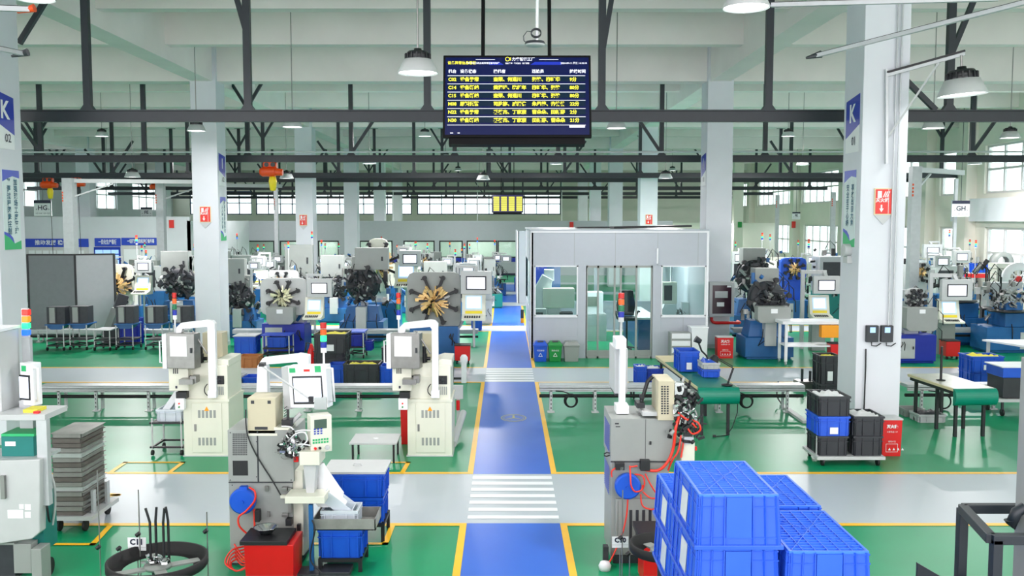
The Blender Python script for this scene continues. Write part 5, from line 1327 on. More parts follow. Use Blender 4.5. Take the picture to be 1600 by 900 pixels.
# ================================================================ FOLDING SCREEN, CARTS BEFORE IT
Y = G(110, 533).y + .3; t = thing('folding_screen', 'tall grey folding screen with black edges, left of the second column', 'screen', (0, Y, 0))
a, m, c2 = PT(43, 398, Y), PT(117, 398, Y), PT(178, 396, Y + .5)
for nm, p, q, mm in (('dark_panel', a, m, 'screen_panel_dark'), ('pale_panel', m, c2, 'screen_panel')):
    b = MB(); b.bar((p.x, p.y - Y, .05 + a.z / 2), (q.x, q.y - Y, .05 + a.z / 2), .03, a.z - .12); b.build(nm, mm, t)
b = MB()
for p in (a, m, c2): b.box(p.x - .03, p.x + .03, p.y - Y - .03, p.y - Y + .03, 0, a.z + .02)
b.bar((a.x, 0, a.z), (m.x, 0, a.z), .05); b.bar((m.x, 0, a.z), (c2.x, c2.y - Y, a.z), .05); b.build('frame', 'black', t)
def top_cart(u0, u1, vb, vtop, label, box=True, top='mblue', d=.6, boxm=('dark', 'mgrey')):
    Y = G(CX, vb).y; a, c2 = PT(u0, vb, Y).x, PT(u1, vb, Y).x; W = (c2 - a) / 2; zt = HZ(vtop, Y)
    t = thing('reel_cart', label, 'cart', ((a + c2) / 2, Y, 0)); MB().box(-W - .04, W + .04, -.03, d + .03, zt - .03, zt).build('top', top, t)
    for sx in (-1, 1):
        for y in (0, d):
            MB().cyl((sx * W, y, .1), (sx * W, y, zt - .03), .018, 8).build('leg', 'lgrey', t); caster(MB(), sx * W, y, .055, .055).build('caster', 'rubber', t)
    b = MB()
    for z in (.14, .3): b.bar((-W, 0, z), (W, 0, z), .035); b.bar((-W, d, z), (W, d, z), .035); b.bar((-W, 0, z), (-W, d, z), .035); b.bar((W, 0, z), (W, d, z), .035); b.bar((-W, 0, z), (W, d, z), .025)
    b.box(-W, W, 0, d, .3, .315); b.build('lower_frame', 'black', t)
    if box:
        x0 = W * .1; b = MB(); b.box(x0 - .28, x0 - .02, .1, .5, zt + .0, zt + .5); MB().box(x0 - .02, x0 + .22, .12, .5, zt, zt + .5).build('box_side', boxm[0], t)
        b2 = MB(); b2.box(x0 - .3, x0 - .02, .1, .5, zt, zt + .5); b2.build('box', boxm[0], t); MB().box(x0 - .22, x0 - .06, .09, .1, zt + .03, zt + .48).build('panel', boxm[1], t)
        b3 = MB(); b3.prism([(x0 - .35, zt - .03), (x0 + .25, zt - .03), (x0 + .1, zt - .16), (x0 - .2, zt - .16)], .1, .45); b3.build('funnel', 'mblue', t)
    return t
top_cart(74, 100, 548, 507, 'leftmost blue-topped cart with a dark box, before the folding screen')
top_cart(110, 136, 547, 506, 'second blue-topped cart with a dark box from the left column')
top_cart(182, 208, 547, 506, 'third blue-topped cart with a dark box, right of the folding screen')
top_cart(228, 254, 547, 506, 'fourth blue-topped cart with a dark box, beside the signal tower')
top_cart(272, 295, 547, 506, 'fifth blue-topped cart with a dark box, next to the second column')
t_ = top_cart(148, 172, 548, 515, 'low empty cart between the dark box carts', False, 'lgrey')
crate('deep blue bin standing behind the third cart', (PT(198, 530, 28).x, 28.4, 0.0), .55, .5, .8, 'deep_blue')
q = G(176, 537); t = thing('tilted_panel', 'tilted dark machine panel right of the folding screen', 'panel', (q.x, q.y, 0))
MB().bar((-.1, 0, .5), (.15, 0, 1.1), .3, .2).build('panel', 'mgrey', t); MB().bar((.1, .1, .9), (.3, .2, 1.5), .4, .3).build('head', 'dark', t); MB().box(-.3, .4, 0, .4, 0, .5).build('base', 'dark', t)

# ================================================================ BACKGROUND MACHINES, LEFT HALL
FL = former
FL(186, 520, 'ivory plate machine with copper tools right of the folding screen', 'plate', 1.1, 'ivory', 'brass', mon=(.85, 2.05, .52), con=(.8, 1.2, .5), pw=.8, ph=1.3, tow=(.5, 2.7))
FL(276, 522, 'dark round forming machine left of the second column, copper tools above', 'round', 1.15, zc=1.5, tow=None, box=(-.1, 1.7, .8, .7))
FL(292, 500, 'ivory plate machine with bright copper star beside the second column', 'plate', 1.1, 'ivory', 'brass', pw=.9, ph=1.1)
FL(238, 492, 'grey cell machine behind the ivory terminal on the left', 'cell', 1.0, 'lgrey', 'brass', 'mblue', mon=(-.9, 1.7, .4), tow=(-.3, 2.3), lit=('red', 'blue'))
FL(372, 528, 'grey boxed machine just right of the second column', 'round', 1.0, box=(-.3, 1.75, .95, .8), mon=(.6, 2.35, .36), tow=(-.8, 2.6), lit=('red',))
FL(443, 552, 'rounded pale plate machine with silver tool head and grey hopper', 'plate', 1.06, 'lgrey', 'pale_brass', 'deep_blue', mon=(1.02, 1.78, .66), con=(.86, .95, .5), hop=(.72, .82, 1.27), pw=1.25, ph=1.0, zc=1.52, seed=77)
FL(441, 500, 'pale rounded plate machine with copper tools behind the silver-head machine', 'plate', 1.05, 'lgrey', 'brass', 'mblue', pw=1.15, ph=1.0, con=(-.75, 1.25, .5), mon=(-.8, 2.15, .5), tow=(.2, 2.55))
FL(398, 488, 'small ivory cell machine with screen near the second column', 'cell', 1.0, 'white', 'brass', 'mblue', mon=(.7, 2.0, .5), tow=(.1, 2.5), lit=('green', 'blue'))
FL(478, 492, 'machine with tall dark grey cabinet before the third column', 'bench', 1.1, box=(-.3, 1.4, 1.0, 1.15), tow=(.2, 2.75))
FL(565, 534, 'black round forming machine on a blue body in the middle of the hall', 'round', 1.15, zc=1.55, box=(.25, 1.95, .9, .6), seed=31)
FL(591, 518, 'ivory plate machine with copper tools right of the black round machine', 'plate', 1.22, 'ivory', 'brass', 'mblue', pw=.55, ph=1.5, zc=1.85, mon=(.92, 2.05, .6), con=(.8, 1.25, .62), seed=12)
FL(522, 505, 'grey machine with flat grey box on a post beside the fourth column', 'round', 1.0, box=(-.1, 1.7, .85, .8), seed=41)
FL(557, 492, 'forming machine with pale doors in front of the fourth column', 'cell', 1.0, 'mgrey', 'steel', 'mblue', mon=(-1.0, 1.9, .4), seed=42)
FL(678, 562, 'big grey octagon plate machine with glowing copper tool star', 'plate', 1.14, 'mgrey', 'brass', 'mblue', mon=(1.02, 1.86, .74, R(-8)), con=(.96, .98, .56), pw=1.28, ph=1.34, zc=1.42, seed=5)
FL(664, 480, 'machine with round copper tool head below the inner windows', 'plate', 1.0, 'mgrey', 'brass', 'mblue', pw=.7, ph=.7, zc=2.0, mon=(-.8, 2.2, .5), tow=(.1, 2.5), seed=8)
FL(640, 490, 'ivory terminal machine with small screen behind the octagon machine', 'cell', .9, 'ivory', 'steel', 'mblue', mon=(.2, 2.25, .66), con=(-.2, 1.2, .5), seed=9)
FL(700, 498, 'low grey machine with blue box top behind the octagon machine', 'bench', 1.0, box=(-.5, 1.3, .9, .9), seed=10)
FL(748, 508, 'grey machine with tilted monitor beside the walkway', 'cell', .95, 'lgrey', 'dark', 'lgrey', mon=(-.4, 2.15, .62), tow=(-.9, 2.6), seed=11)
FL(758, 482, 'pale machine with teal cylinders next to the walkway', 'bench', 1.0, base='teal', box=(.2, 1.3, .5, .8), mon=(-.5, 2.0, .5), tow=(-.9, 2.5), seed=13)
i0 = 0
SM = [(350, 470, 'plate', 'white'), (378, 462, 'cell', 'lgrey'), (412, 474, 'cell', 'white'), (455, 466, 'bench', 'mgrey'), (500, 470, 'plate', 'lgrey'), (512, 482, 'bench', 'white'), (528, 462, 'cell', 'mgrey'), (575, 474, 'plate', 'white'), (600, 480, 'cell', 'ivory'),
      (588, 460, 'bench', 'lgrey'), (618, 466, 'cell', 'deep_blue'), (690, 468, 'bench', 'mgrey'), (724, 476, 'cell', 'lgrey'), (726, 464, 'plate', 'lgrey'), (655, 462, 'cell', 'white'), (757, 457, 'cell', 'mgrey'), (768, 462, 'bench', 'white'), (640, 458, 'bench', 'lgrey'), (205, 486, 'plate', 'white'), (292, 478, 'bench', 'white'), (232, 470, 'cell', 'lgrey')]
WH = ['just right of the second column', 'two places right of the second column', 'with white enclosure left of the third column', 'with grey box left of the third column', 'with copper star right of the third column', 'with low blue bed right of the third column', 'grey enclosed, left of the fourth column', 'with pale plate behind the ivory terminal', 'ivory enclosed, by the fourth column',
      'with thin poles before the fourth column', 'dark blue enclosed, under a red and white lamp', 'with open bed under the middle inner windows', 'pale enclosed, under the narrow inner window', 'with pale plate under the right inner windows', 'white enclosed, below the wide inner window', 'grey enclosed, near the far end of the walkway', 'with open bed at the far end of the walkway', 'with open bed below the left part of the wide inner window',
      'far back, above the ivory terminal on the left', 'far back with blue crates on top, left hall', 'far back, below the right blue banner']
for (u, v, k, pl), wh in zip(SM, WH):
    i0 += 1; rnd = random.Random(i0)
    FL(u, v, 'distant spring forming machine ' + wh, k, rnd.uniform(.9, 1.05), pl if k == 'plate' else pl, rnd.choice(['brass', 'steel', 'pale_brass']), rnd.choice(['mblue', 'lgrey', 'mblue', 'teal']), mon=(rnd.choice([-.75, .75]), rnd.uniform(1.85, 2.2), .5), tow=(rnd.uniform(-.4, .4), rnd.uniform(2.3, 2.8)), lit=rnd.choice([('green',), ('green',), ('blue', 'red'), ('orange',)]), box=(rnd.choice([-.8, .8]), 1.4, .5, .7), seed=100 + i0)
# ================================================================ RIGHT HALL
FR_ = former
FL(1182, 525, 'dark round forming machine on a blue base just right of the hose cabinet', 'round', 1.25, zc=1.55, mon=None, seed=51)
FL(1202, 562, 'blue machine base with white door, standing left of the white work table', 'round', 1.1, zc=1.5, seed=52, hop=(.8, .95, 1.35))
FL(1192, 492, 'cream cell machine with dark monitor, right of the second right column', 'cell', 1.1, 'cream', 'dark', 'lgrey', mon=(-.9, 2.1, .6), tow=(.0, 2.7), seed=53)
FL(1240, 505, 'machine with brown metal tool cluster under the distant windows', 'plate', 1.05, 'bin_blue', 'brass', 'mblue', pw=.9, ph=.8, zc=1.9, seed=54)
FL(1308, 510, 'big green grey cabinet machine left of the right column', 'cell', 1.28, 'screen_panel', 'dark', 'teal', tow=(-.75, 2.15), seed=55)
FL(1160, 470, 'distant pale machine left of the right hall windows', 'cell', 1.0, 'white', 'steel', 'lgrey', mon=(.3, 2.1, .5), tow=(-.3, 2.5), seed=56)
FL(1216, 478, 'distant ivory machine with arched pipe below the distant windows', 'cell', 1.1, 'cream', 'steel', 'mblue', mon=(-.7, 2.0, .5), tow=(-.3, 2.6), seed=57)
FL(1238, 474, 'distant machine with blue case in the right hall', 'plate', 1.0, 'banner_blue', 'brass', 'lgrey', mon=(.8, 2.0, .5), tow=(.3, 2.6), seed=58)
FL(1312, 468, 'distant machine behind the big monitor in the right hall', 'cell', 1.0, 'white', 'steel', 'mblue', mon=(-.7, 2.1, .5), tow=(.2, 2.6), seed=59)
FL(1430, 568, 'machine with grey hopper and black tools directly right of the right column', 'plate', .95, 'lgrey', 'dark', 'deep_blue', pw=.5, ph=.6, zc=1.8, hop=(.85, .95, 1.6), seed=60)
FL(1436, 512, 'machine with brown tool star right of the right column', 'plate', 1.0, 'lgrey', 'brass', 'mblue', pw=.8, ph=.7, zc=1.95, mon=(.7, 2.35, .55), seed=61)
FL(1512, 540, 'blue bench machine with black discs in the right hall', 'bench', 1.35, seed=62)
FL(1484, 500, 'machine with tall grey arched pipe in the right hall', 'cell', 1.05, 'lgrey', 'dark', 'mblue', mon=(.3, 2.3, .6), tow=(1.0, 2.6), lit=('green', 'blue'), seed=63)
FL(1590, 552, 'blue bench machine at the right edge above the white table', 'bench', 1.2, hop=None, seed=64)
FL(1452, 488, 'distant ivory machine under the narrow tall window', 'cell', 1.1, 'white', 'steel', 'lgrey', mon=(.0, 2.3, .7), tow=(.8, 2.8), seed=65)
FL(1506, 486, 'distant machine with signal lamp by the tall piers', 'cell', 1.0, 'lgrey', 'steel', 'mblue', tow=(.3, 2.7), seed=66)
# stand-alone operator terminals in the right hall
def terminal(u, v, label, monz, cz, mw=.8, s=1.0):
    g = G(u, v); t = thing('operator_terminal', label, 'terminal', g); t.scale = (s,) * 3
    monitor(t, (.12, -.1, monz), mw, mw * .68); arm(t, [(-.45, .3, 0.02), (-.45, .3, monz + mw * .34 + .1), (.12, .15, monz + mw * .34 + .1), (.12, 0, monz + mw * .3)], .1)
    console(t, (-.05, -.15, cz), .58); MB().box(-.25, .15, .0, .3, 0, cz).build('pedestal', 'mgrey', t, bevel=.01); return t
terminal(1281, 548, 'operator terminal with large monitor and yellow strip above the white work table', 1.93, .97, .76)
terminal(1483, 555, 'operator terminal with large monitor right of the right column', 1.85, .93, .86)
# white rolling work table with orange box
Y = G(CX, 571).y; x0, x1 = PT(1228, 560, Y).x, PT(1312, 560, Y).x; t = thing('work_table', 'white rolling work table left of the right column', 'table', ((x0 + x1) / 2, Y, 0)); W = (x1 - x0) / 2; zt = HZ(502, Y)
MB().box(-W - .12, W + .1, -.05, .7, zt - .08, zt).build('table_top', 'white', t, bevel=.006)
for sx in (-1, 1):
    for y in (.02, .6): MB().box(sx * W - .035, sx * W + .035, y - .03, y + .03, .1, zt - .08).build('leg', 'white', t); caster(MB(), sx * W, y, .06, .06).build('caster', 'lgrey', t)
MB().box(-W, W, .0, .62, zt * .42, zt * .42 + .04).build('lower_shelf', 'white', t)
MB().box(W * .25, W * .9, -.12, .1, zt - .42, zt - .1).build('orange_box', 'amber', t, bevel=.01)
q = G(1290, 562); red_bin('red bin on casters under the white rolling table', (q.x, q.y - .9, 0), .45, .32, .58, True)
# red rack with blue posts at the right
Y = 36; t = thing('storage_rack', 'storage rack with red beam and blue posts at the right windows', 'rack', (PT(1540, 400, Y).x, Y, 0))
x0, x1 = PT(1505, 400, Y).x - t.location.x, PT(1580, 400, Y).x - t.location.x; z1, z2 = HZ(431, Y), HZ(446, Y)
for y in (0, .9):
    MB().bar((x0, y, z1), (x1, y - .0, z1), .06, .16).build('beam', 'red', t)
    for x in (x0, x1): MB().box(x - .05, x + .05, y - .05, y + .05, 0, HZ(418, Y)).build('post', 'bin_blue', t)
MB().box(x0, x1, 0, .9, z1 + .08, z1 + .1).build('shelf', 'lgrey', t)
MB().box(x0, x1, 0, .9, .6, .63).build('shelf', 'lgrey', t)
for k in range(3): crate('blue box on the red rack shelf', (t.location.x - .15 + .36 * k, Y + .4, z1 + .11), .34, .4, .36, 'bin_blue', group='blue boxes on the red rack', content='dark')
q = PT(1573, 430, Y); t2 = thing('machine_housing', 'curved grey machine housing on the red rack', 'housing', (q.x, Y + .45, z1 + .105))
MB().lathe([(.22, 0), (.4, 0), (.4, .35), (.22, .35), (.22, 0)], (0, -.2, .42), 24, axis='y').build('shell', 'mgrey', t2)
t3 = thing('paper_stack', 'tall stack of pale cartons in a black wire cage, right hall', 'stack', (PT(1567, 500, 33).x, 33, 0)); n = 7
for k in range(n): MB().box(-.45 + .02 * (k % 2), .45, -.3, .3, .9 + .2 * k, 1.08 + .2 * k).build('carton', 'cream', t3)
b = MB(); b.box(-.5, .5, -.35, .35, 0, .88); b.build('plinth', 'mblue', t3)
b = MB()
for x in (-.4, -.13, .13, .4): b.tube([(x, -.36, .88), (x, -.36, 2.0), (x * .9, -.3, 2.1)], .02, 6)
for z in (1.1, 1.4, 1.75): b.tube([(.5 * math.cos(a * math.pi / 8), -.36 * abs(math.sin(a * math.pi / 8)), z) for a in range(9)], .015, 6)
b.build('wire_cage', 'black', t3)
q = PT(1592, 436, 31); t = thing('round_gauge', 'large white round reel with red hub at the right edge', 'reel', (q.x, 31, 0)); MB().lathe([(.3, 0), (.55, 0), (.55, .12), (.3, .12), (.3, 0)], (0, 0, q.z), 30, axis='y').build('rim', 'white', t); b = MB()
for k in range(4): a = R(45 * k); b.bar((-.5 * math.cos(a), .05, q.z - .5 * math.sin(a)), (.5 * math.cos(a), .05, q.z + .5 * math.sin(a)), .04)
b.build('spokes', 'white', t); MB().cyl((0, -.03, q.z), (0, .12, q.z), .1).build('hub', 'red', t); MB().box(-.1, .1, .12, .3, 0, q.z).build('stand', 'mblue', t)
q = G(1597, 540); t = thing('grey_control_box', 'pale grey green control box at the right edge', 'box', (q.x, q.y + 1, 0)); MB().box(-.5, .5, 0, .5, HZ(495, 27), HZ(449, 27)).build('case', 'screen_panel', t, bevel=.01); MB().box(-.3, .3, .1, .4, 0, HZ(495, 27)).build('pedestal', 'mblue', t)

# ================================================================ MIDDLE GROUND BINS
def cr(u0, u1, vb, vt, d, m, label, z=0.0, **k):
    Y = G(CX, vb, z).y; a, c2 = PT(u0, vb, Y), PT(u1, vb, Y); return crate(label, ((a.x + c2.x) / 2, Y + d / 2, z), c2.x - a.x, d, HZ(vt, Y) - z, m, **k)
cr(537, 592, 607, 569, .6, 'bin_black', 'black open bin with yellow rags behind the cable trunking', content='rag', taper=.02)
cr(513, 540, 600, 570, .5, 'bin_blue', 'blue crate left of the black bin with yellow rags')
cr(594, 616, 606, 572, .5, 'bin_blue', 'blue crate between the yellow rag bin and the ivory machine')
cr(491, 538, 592, 548, .8, 'bin_black', 'lower of two large black bins beside the signal tower', taper=.02, z=0)
Yb = G(CX, 592).y; cr(491, 540, 552, 522, .8, 'bin_black', 'upper large black bin filled with yellow rags', z=HZ(548, Yb), content='rag', taper=.02, card=True)
cr(597, 614, 583, 543, .5, 'bin_black', 'small black bin left of the walkway-side ivory machine')
t = top_cart(546, 568, 560, 518, 'blue-topped tube cart in front of the black round machine', False, 'bin_blue'); cr(546, 567, 541, 523, .4, 'deep_blue', 'deep blue crate inside the blue-topped tube cart', z=.32)
cr(571, 581, 548, 533, .4, 'deep_blue', 'deep blue crate right of the blue-topped tube cart', z=.2)
# blue cabinet with white-legged table before the silver head machine
t = top_cart(411, 452, 562, 523, 'steel-legged table under the grey hopper', False, 'banner_blue', .5)
cr(418, 446, 543, 527, .35, 'bin_blue', 'blue crate under the steel-legged hopper table', z=.32)
cr(366, 399, 553, 526, .6, 'bin_blue', 'blue bin with pale lid right of the second left column', z=.0, lid='lgrey')
cr(372, 403, 575, 557, .5, 'cardboard', 'cardboard box in front of the blue bin with pale lid', name='cardboard_box', cat='box')
cr(379, 406, 605, 590, .5, 'bin_blue', 'light blue box behind the grey machine arm, right one')
cr(352, 376, 606, 588, .5, 'lgrey', 'pale box between the ivory machine and the grey machine', name='storage_box', cat='box')
cr(663, 700, 578, 557, .5, 'bin_blue', 'blue crate right behind the walkway-side ivory machine')
q = G(487, 580); t = thing('fire_extinguisher', 'red extinguisher beside the large black bins', 'extinguisher', (q.x, q.y, 0)); MB().lathe([(0, 0), (.1, 0), (.1, .5), (.05, .62), (.03, .7), (0, .7)], n=16).build('cylinder', 'red', t); MB().tube([(0, 0, .7), (-.12, 0, .72), (-.16, 0, .5)], .02).build('hose', 'black', t)
def bin_at(u0, u1, vb, vt, label, z=0, casters=True, d=.4, **k):
    Y = G(CX, vb).y; a, c2 = PT(u0, vb, Y), PT(u1, vb, Y); return red_bin(label, ((a.x + c2.x) / 2, Y + d / 2, 0), c2.x - a.x, d, HZ(vt, Y), casters, **k)
bin_at(711, 734, 569, 540, 'red bin on casters by the walkway in front of the octagon machine')
bin_at(602, 620, 504, 483, 'red bin on casters behind the signal tower in the hall middle')
bin_at(1478, 1499, 562, 533, 'red bin on casters in the right hall, right of the right column')
bin_at(1378, 1407, 713, 655, 'red fire box with printed white text beside the stacked crates trolley', casters=False, d=.28, lid='lgrey', text=True)
bin_at(1121, 1145, 560, 527, 'red fire box in front of the column with the hose cabinet', casters=False, d=.3, lid='lgrey', text=True)
cr(737, 752, 517, 486, .6, 'bin_blue', 'tall deep blue bin on casters at the left edge of the walkway', lid='lgrey')
cr(804, 811, 455, 434, .6, 'bin_blue', 'small blue bin at the far end of the walkway', name='waste_bin', cat='bin')
q = G(725, 598); t = thing('sensor_post', 'short pale post with round top beside the walkway crossing', 'post', (q.x, q.y, 0)); MB().box(-.06, .06, -.06, .06, 0, .55).build('post', 'white', t, bevel=.01); MB().lathe([(.09, 0), (.09, .1), (.05, .16), (0, .17)], (0, 0, .5), 16).build('cap', 'white', t)
MB().lathe([(0, -.4), (.06, -.4), (.07, .0), (.05, .05), (0, .05)], (-.3, 0, .35), 14, axis='z').build('motor', 'black', t); MB().bar((-.3, 0, .1), (0, 0, .1), .05).build('link', 'black', t)
# far floor items
for i, (u, v) in enumerate(((850, 566),)): pass

# ================================================================ GLASS BOOTH
Y0 = 25.4; Y1 = 32.3; x0, x1 = PT(830, 560, Y0).x, PT(1105, 560, Y0).x; zt = HZ(362, Y0)
t = thing('glass_booth', 'pale panelled booth with windows and glass doors right of the walkway', 'booth', (x0, Y0, 0)); W = x1 - x0
X = lambda u: PT(u, 450, Y0).x - x0
Z = lambda v: HZ(v, Y0)
th = .09; zs, zw = Z(494), Z(415); wins = [(X(835), X(903), zs, zw), (X(1033), X(1103), zs, zw)]
def panel(name, xs0, xs1, z0, z1): return MB().box(xs0, xs1, 0, th, z0, z1).build(name, 'booth', t, bevel=.004)
mat('booth', (178, 184, 193), 0.45, var=0.015)
panel('header_panel', 0, W, zw, zt)
for a, c2 in ((X(830), X(835)), (X(903), X(917)), (X(1019), X(1033)), (X(1103), X(1105))): panel('wall_panel', a, c2, 0 if a > 0 else 0, zw)
for a, c2, z0_, z1_ in wins: panel('sill_panel', a, c2, 0, z0_)
b = MB()
for u in (897, 961, 1027, 1090): b.box(X(u) - .004, X(u) + .004, -.003, 0, zw, zt)
for u in (968 + 100,): b.box(X(u) - .004, X(u) + .004, -.003, 0, 0, zs)
b.build('panel_joint', 'mgrey', t)
for a, c2, z0_, z1_ in wins:
    b = MB(); e = .035
    b.box(a, c2, -.02, .05, z0_ - e, z0_ + e); b.box(a, c2, -.02, .05, z1_ - e, z1_); b.box(a, a + e, -.02, .05, z0_, z1_); b.box(c2 - e, c2, -.02, .05, z0_, z1_); o = b.build('window_frame', 'white', t)
    MB().box(a, c2, .03, .04, z0_, z1_).build('pane', 'glass', o)
us = [917, 934.5, 960.5, 970, 994.5, 1018.5]
b = MB(); b.box(X(917), X(1019), 0, .06, zw - .06, zw); b.box(X(917), X(1019), 0, .06, 0, .05); 
for u in us: b.box(X(u) - .025, X(u) + .025, .0, .06, 0, zw)
fr = b.build('door_frame', 'mgrey', t)
for a, c2 in zip(us[:-1], us[1:]):
    o = MB().box(X(a) + .02, X(c2) - .02, .02, .05, .05, .22).build('door_rail', 'mgrey', t); MB().box(X(a) + .02, X(c2) - .02, .03, .04, .22, zw - .05).build('pane', 'glass', o)
MB().box(X(1025), X(1027.5), -.06, 0, Z(412), Z(388)).build('door_closer', 'white', t)
D = Y1 - Y0
b = MB(); b.box(-.02, .05, 0, .06, 0, zt + .05); b.box(W - .06, W, -.01, .06, 0, zt); b.box(0, W, -.015, .09, zt - .03, zt + .02); b.build('corner_trim', 'white', t)
for y0_, y1_ in ((.06, 2.0), (2.0, 4.0), (4.0, D)):
    MB().box(0, .07, y0_, y1_, 0, zs).build('side_panel', 'booth', t); MB().box(0, .07, y0_, y1_, zw, zt).build('side_header', 'booth', t)
    b = MB(); b.box(0, .07, y0_, y0_ + .08, zs, zw); b.box(0, .07, y1_ - .08, y1_, zs, zw); o = b.build('side_frame', 'white', t); MB().box(.03, .04, y0_ + .08, y1_ - .08, zs, zw).build('pane', 'glass', o)
MB().box(W - .08, W, .06, D, 0, zt).build('right_wall', 'booth', t)
b = MB(); b.box(0, W, D - .08, D, 0, zs * .85); b.box(0, W, D - .08, D, zw, zt); b.box(0, .1, D - .08, D, 0, zt); b.box(W / 2 - .05, W / 2 + .05, D - .08, D, 0, zt); b.build('back_wall', 'booth', t)
MB().box(-.03, W, -.03, D, zt + .02, zt + .06).build('roof', 'booth', t)
b = MB(); b.bar((W * .5, 2, zt + .1), (W * .98, 2.3, zt + .14), .5, .06); b.bar((W * .3, 3, zt + .09), (W * .6, 3.1, zt + .1), .4, .04); b.build('cable_ladder', 'black', t)
for x in (W * .25, W * .7):  # ceiling lights added to light the booth from inside
    MB().box(x - .5, x + .5, 3, 3.3, zt - .06, zt + .02).build('added_ceiling_light', 'lamp_white', t)
    L = bpy.data.lights.new('booth_fill_light', 'AREA'); L.size = 1.2; L.energy = 90; o = bpy.data.objects.new('booth_fill_light', L); COL.objects.link(o); o.parent = t; o.location = (x, 3.1, zt - .1)
# second booth farther back beside the walkway
xa = PT(809.5, 470, 42.5).x; t = thing('glass_booth', 'second, farther booth with white posts along the walkway', 'booth', (xa, 42.5, 0)); z2 = HZ(361, 42.5)
MB().box(0, .9, 0, .08, 0, z2).build('front_panel', 'booth', t)
for y in (0, 1.8, 3.6, 5.4):
    MB().box(-.06, .04, y, y + .1, 0, z2).build('post', 'white', t); MB().box(0, .03, y + .1, y + 1.8, 0, 1.1).build('side_panel', 'booth', t); MB().box(.01, .02, y + .1, y + 1.8, 1.1, z2 - .4).build('pane', 'glass', t); MB().box(0, .03, y + .1, y + 1.8, z2 - .4, z2).build('side_header', 'booth', t)
q = G(816, 505); t = thing('yellow_marker', 'small orange and black floor marker beside the booth side', 'marker', (q.x, q.y - .0, 0)); MB().box(-.06, .06, 0, .1, 0, .18).build('block', 'amber', t); MB().box(-.06, .06, 0, .1, .18, .5).build('case', 'dark', t)
# booth contents
def at(u, v, z=0, y=None): q = G(u, v, z) if y is None else PT(u, v, y); return q
bx0 = Y0
q = PT(866, 540, 28); t = thing('measuring_machine', 'large ivory measuring machine behind the left booth window', 'machine', (q.x, 28, 0))
MB().box(-.55, .45, 0, .8, 0, .95).build('base', 'ivory', t, bevel=.02); MB().box(-.35, .6, -.1, .3, 1.15, 1.75).build('screen_case', 'ivory', t, bevel=.02); b = MB(); b.prism([(-.6, .95), (-.2, .95), (-.05, 2.0), (-.35, 2.15), (-.6, 1.7)], .1, .6); b.build('column', 'white', t, bevel=.02); MB().box(-.3, .0, .2, .5, 1.95, 2.3).build('cap', 'white', t, bevel=.02); MB().box(-.2, .2, -.05, .2, .95, 1.15).build('neck', 'lgrey', t); MB().box(.15, .55, -.15, .3, .95, 1.02).build('keyboard_tray', 'dark', t)
q = PT(843, 540, 27); t = thing('desktop_set', 'small white desk machine in the left corner of the booth', 'machine', (q.x, 27, 0)); MB().box(-.3, .3, 0, .5, 0, .8).build('desk', 'white', t); MB().box(-.15, .2, .1, .4, .8, 1.2).build('case', 'lgrey', t, bevel=.01); MB().box(-.1, .1, .08, .1, .9, 1.1).build('display', 'dark', t)
q = PT(893, 540, 30); t = thing('wall_cabinet', 'blue cabinet at the back left of the booth', 'cabinet', (q.x - .9, 31.2, 0)); MB().box(-.3, .6, 0, .5, .0, 2.9).build('case', 'mblue', t); MB().box(-.28, .14, -.01, 0, .1, 2.8).build('door', 'banner_blue', t)
q = PT(1050, 540, 27.6); t = thing('measuring_machine', 'ivory instrument with hanging monitor behind the right booth window', 'machine', (q.x, 27.6, 0))
MB().box(-.6, .7, 0, .8, 0, .9).build('base', 'white', t, bevel=.02); MB().box(-.3, .15, .1, .4, 1.3, 1.95).build('monitor_case', 'ivory', t, bevel=.015); MB().box(-.24, .0, .09, .1, 1.4, 1.85).build('display', 'dark', t); MB().cyl((.0, .25, 1.95), (.0, .25, 3.1), .04).build('ceiling_post', 'white', t); b = MB(); b.prism([(-.45, .9), (.1, .9), (.1, 1.3), (-.25, 1.3)], -.1, .3); b.build('sloping_console', 'white', t); MB().box(.3, .7, .0, .3, .9, 1.35).build('side_case', 'white', t, bevel=.01); toolhead(t, (.2, .1, 1.0), .2, 'mgrey', 71, 'fixture', 16)
q = G(977, 545); t = thing('office_chair', 'dark high-backed office chair behind the booth glass doors', 'chair', (q.x, 27.0, 0))
b = MB(); b.prism([(-.24, 1.0), (-.28, 1.3), (-.2, 1.75), (.2, 1.75), (.28, 1.3), (.24, 1.0)], .2, .28); b.build('backrest', 'dark', t, bevel=.02); MB().box(-.27, .27, -.25, .22, .88, .98).build('seat', 'dark', t, bevel=.03); MB().cyl((0, 0, .1), (0, 0, .88), .03).build('gas_post', 'black', t)
for s in (-1, 1): MB().tube([(s * .27, .1, .93), (s * .34, .05, 1.15), (s * .34, -.2, 1.15)], .025).build('armrest', 'black', t)
b = MB()
for k in range(5): a = R(72 * k); b.bar((0, 0, .1), (.32 * math.cos(a), .32 * math.sin(a), .07), .04)
b.build('star_base', 'black', t)
q = PT(1013, 540, 27); t = thing('work_bench', 'blue-fronted bench inside the booth behind the right door leaf', 'bench', (q.x, 27.0, 0)); MB().box(-.3, .25, 0, 3.5, 0, .9).build('body', 'mblue', t); MB().box(-.33, .28, -.03, 3.5, .9, .95).build('top', 'white', t)
q = PT(930, 540, 28.5); t = thing('desk_instrument', 'white instrument on a table behind the left door leaf', 'instrument', (q.x, 29, 0)); MB().box(-.5, .4, 0, .6, 0, .85).build('table', 'lgrey', t); MB().box(-.35, .3, .1, .5, .85, 1.55).build('case', 'white', t, bevel=.02); MB().box(-.2, .1, .09, .1, 1.1, 1.4).build('display', 'screen_dim', t)
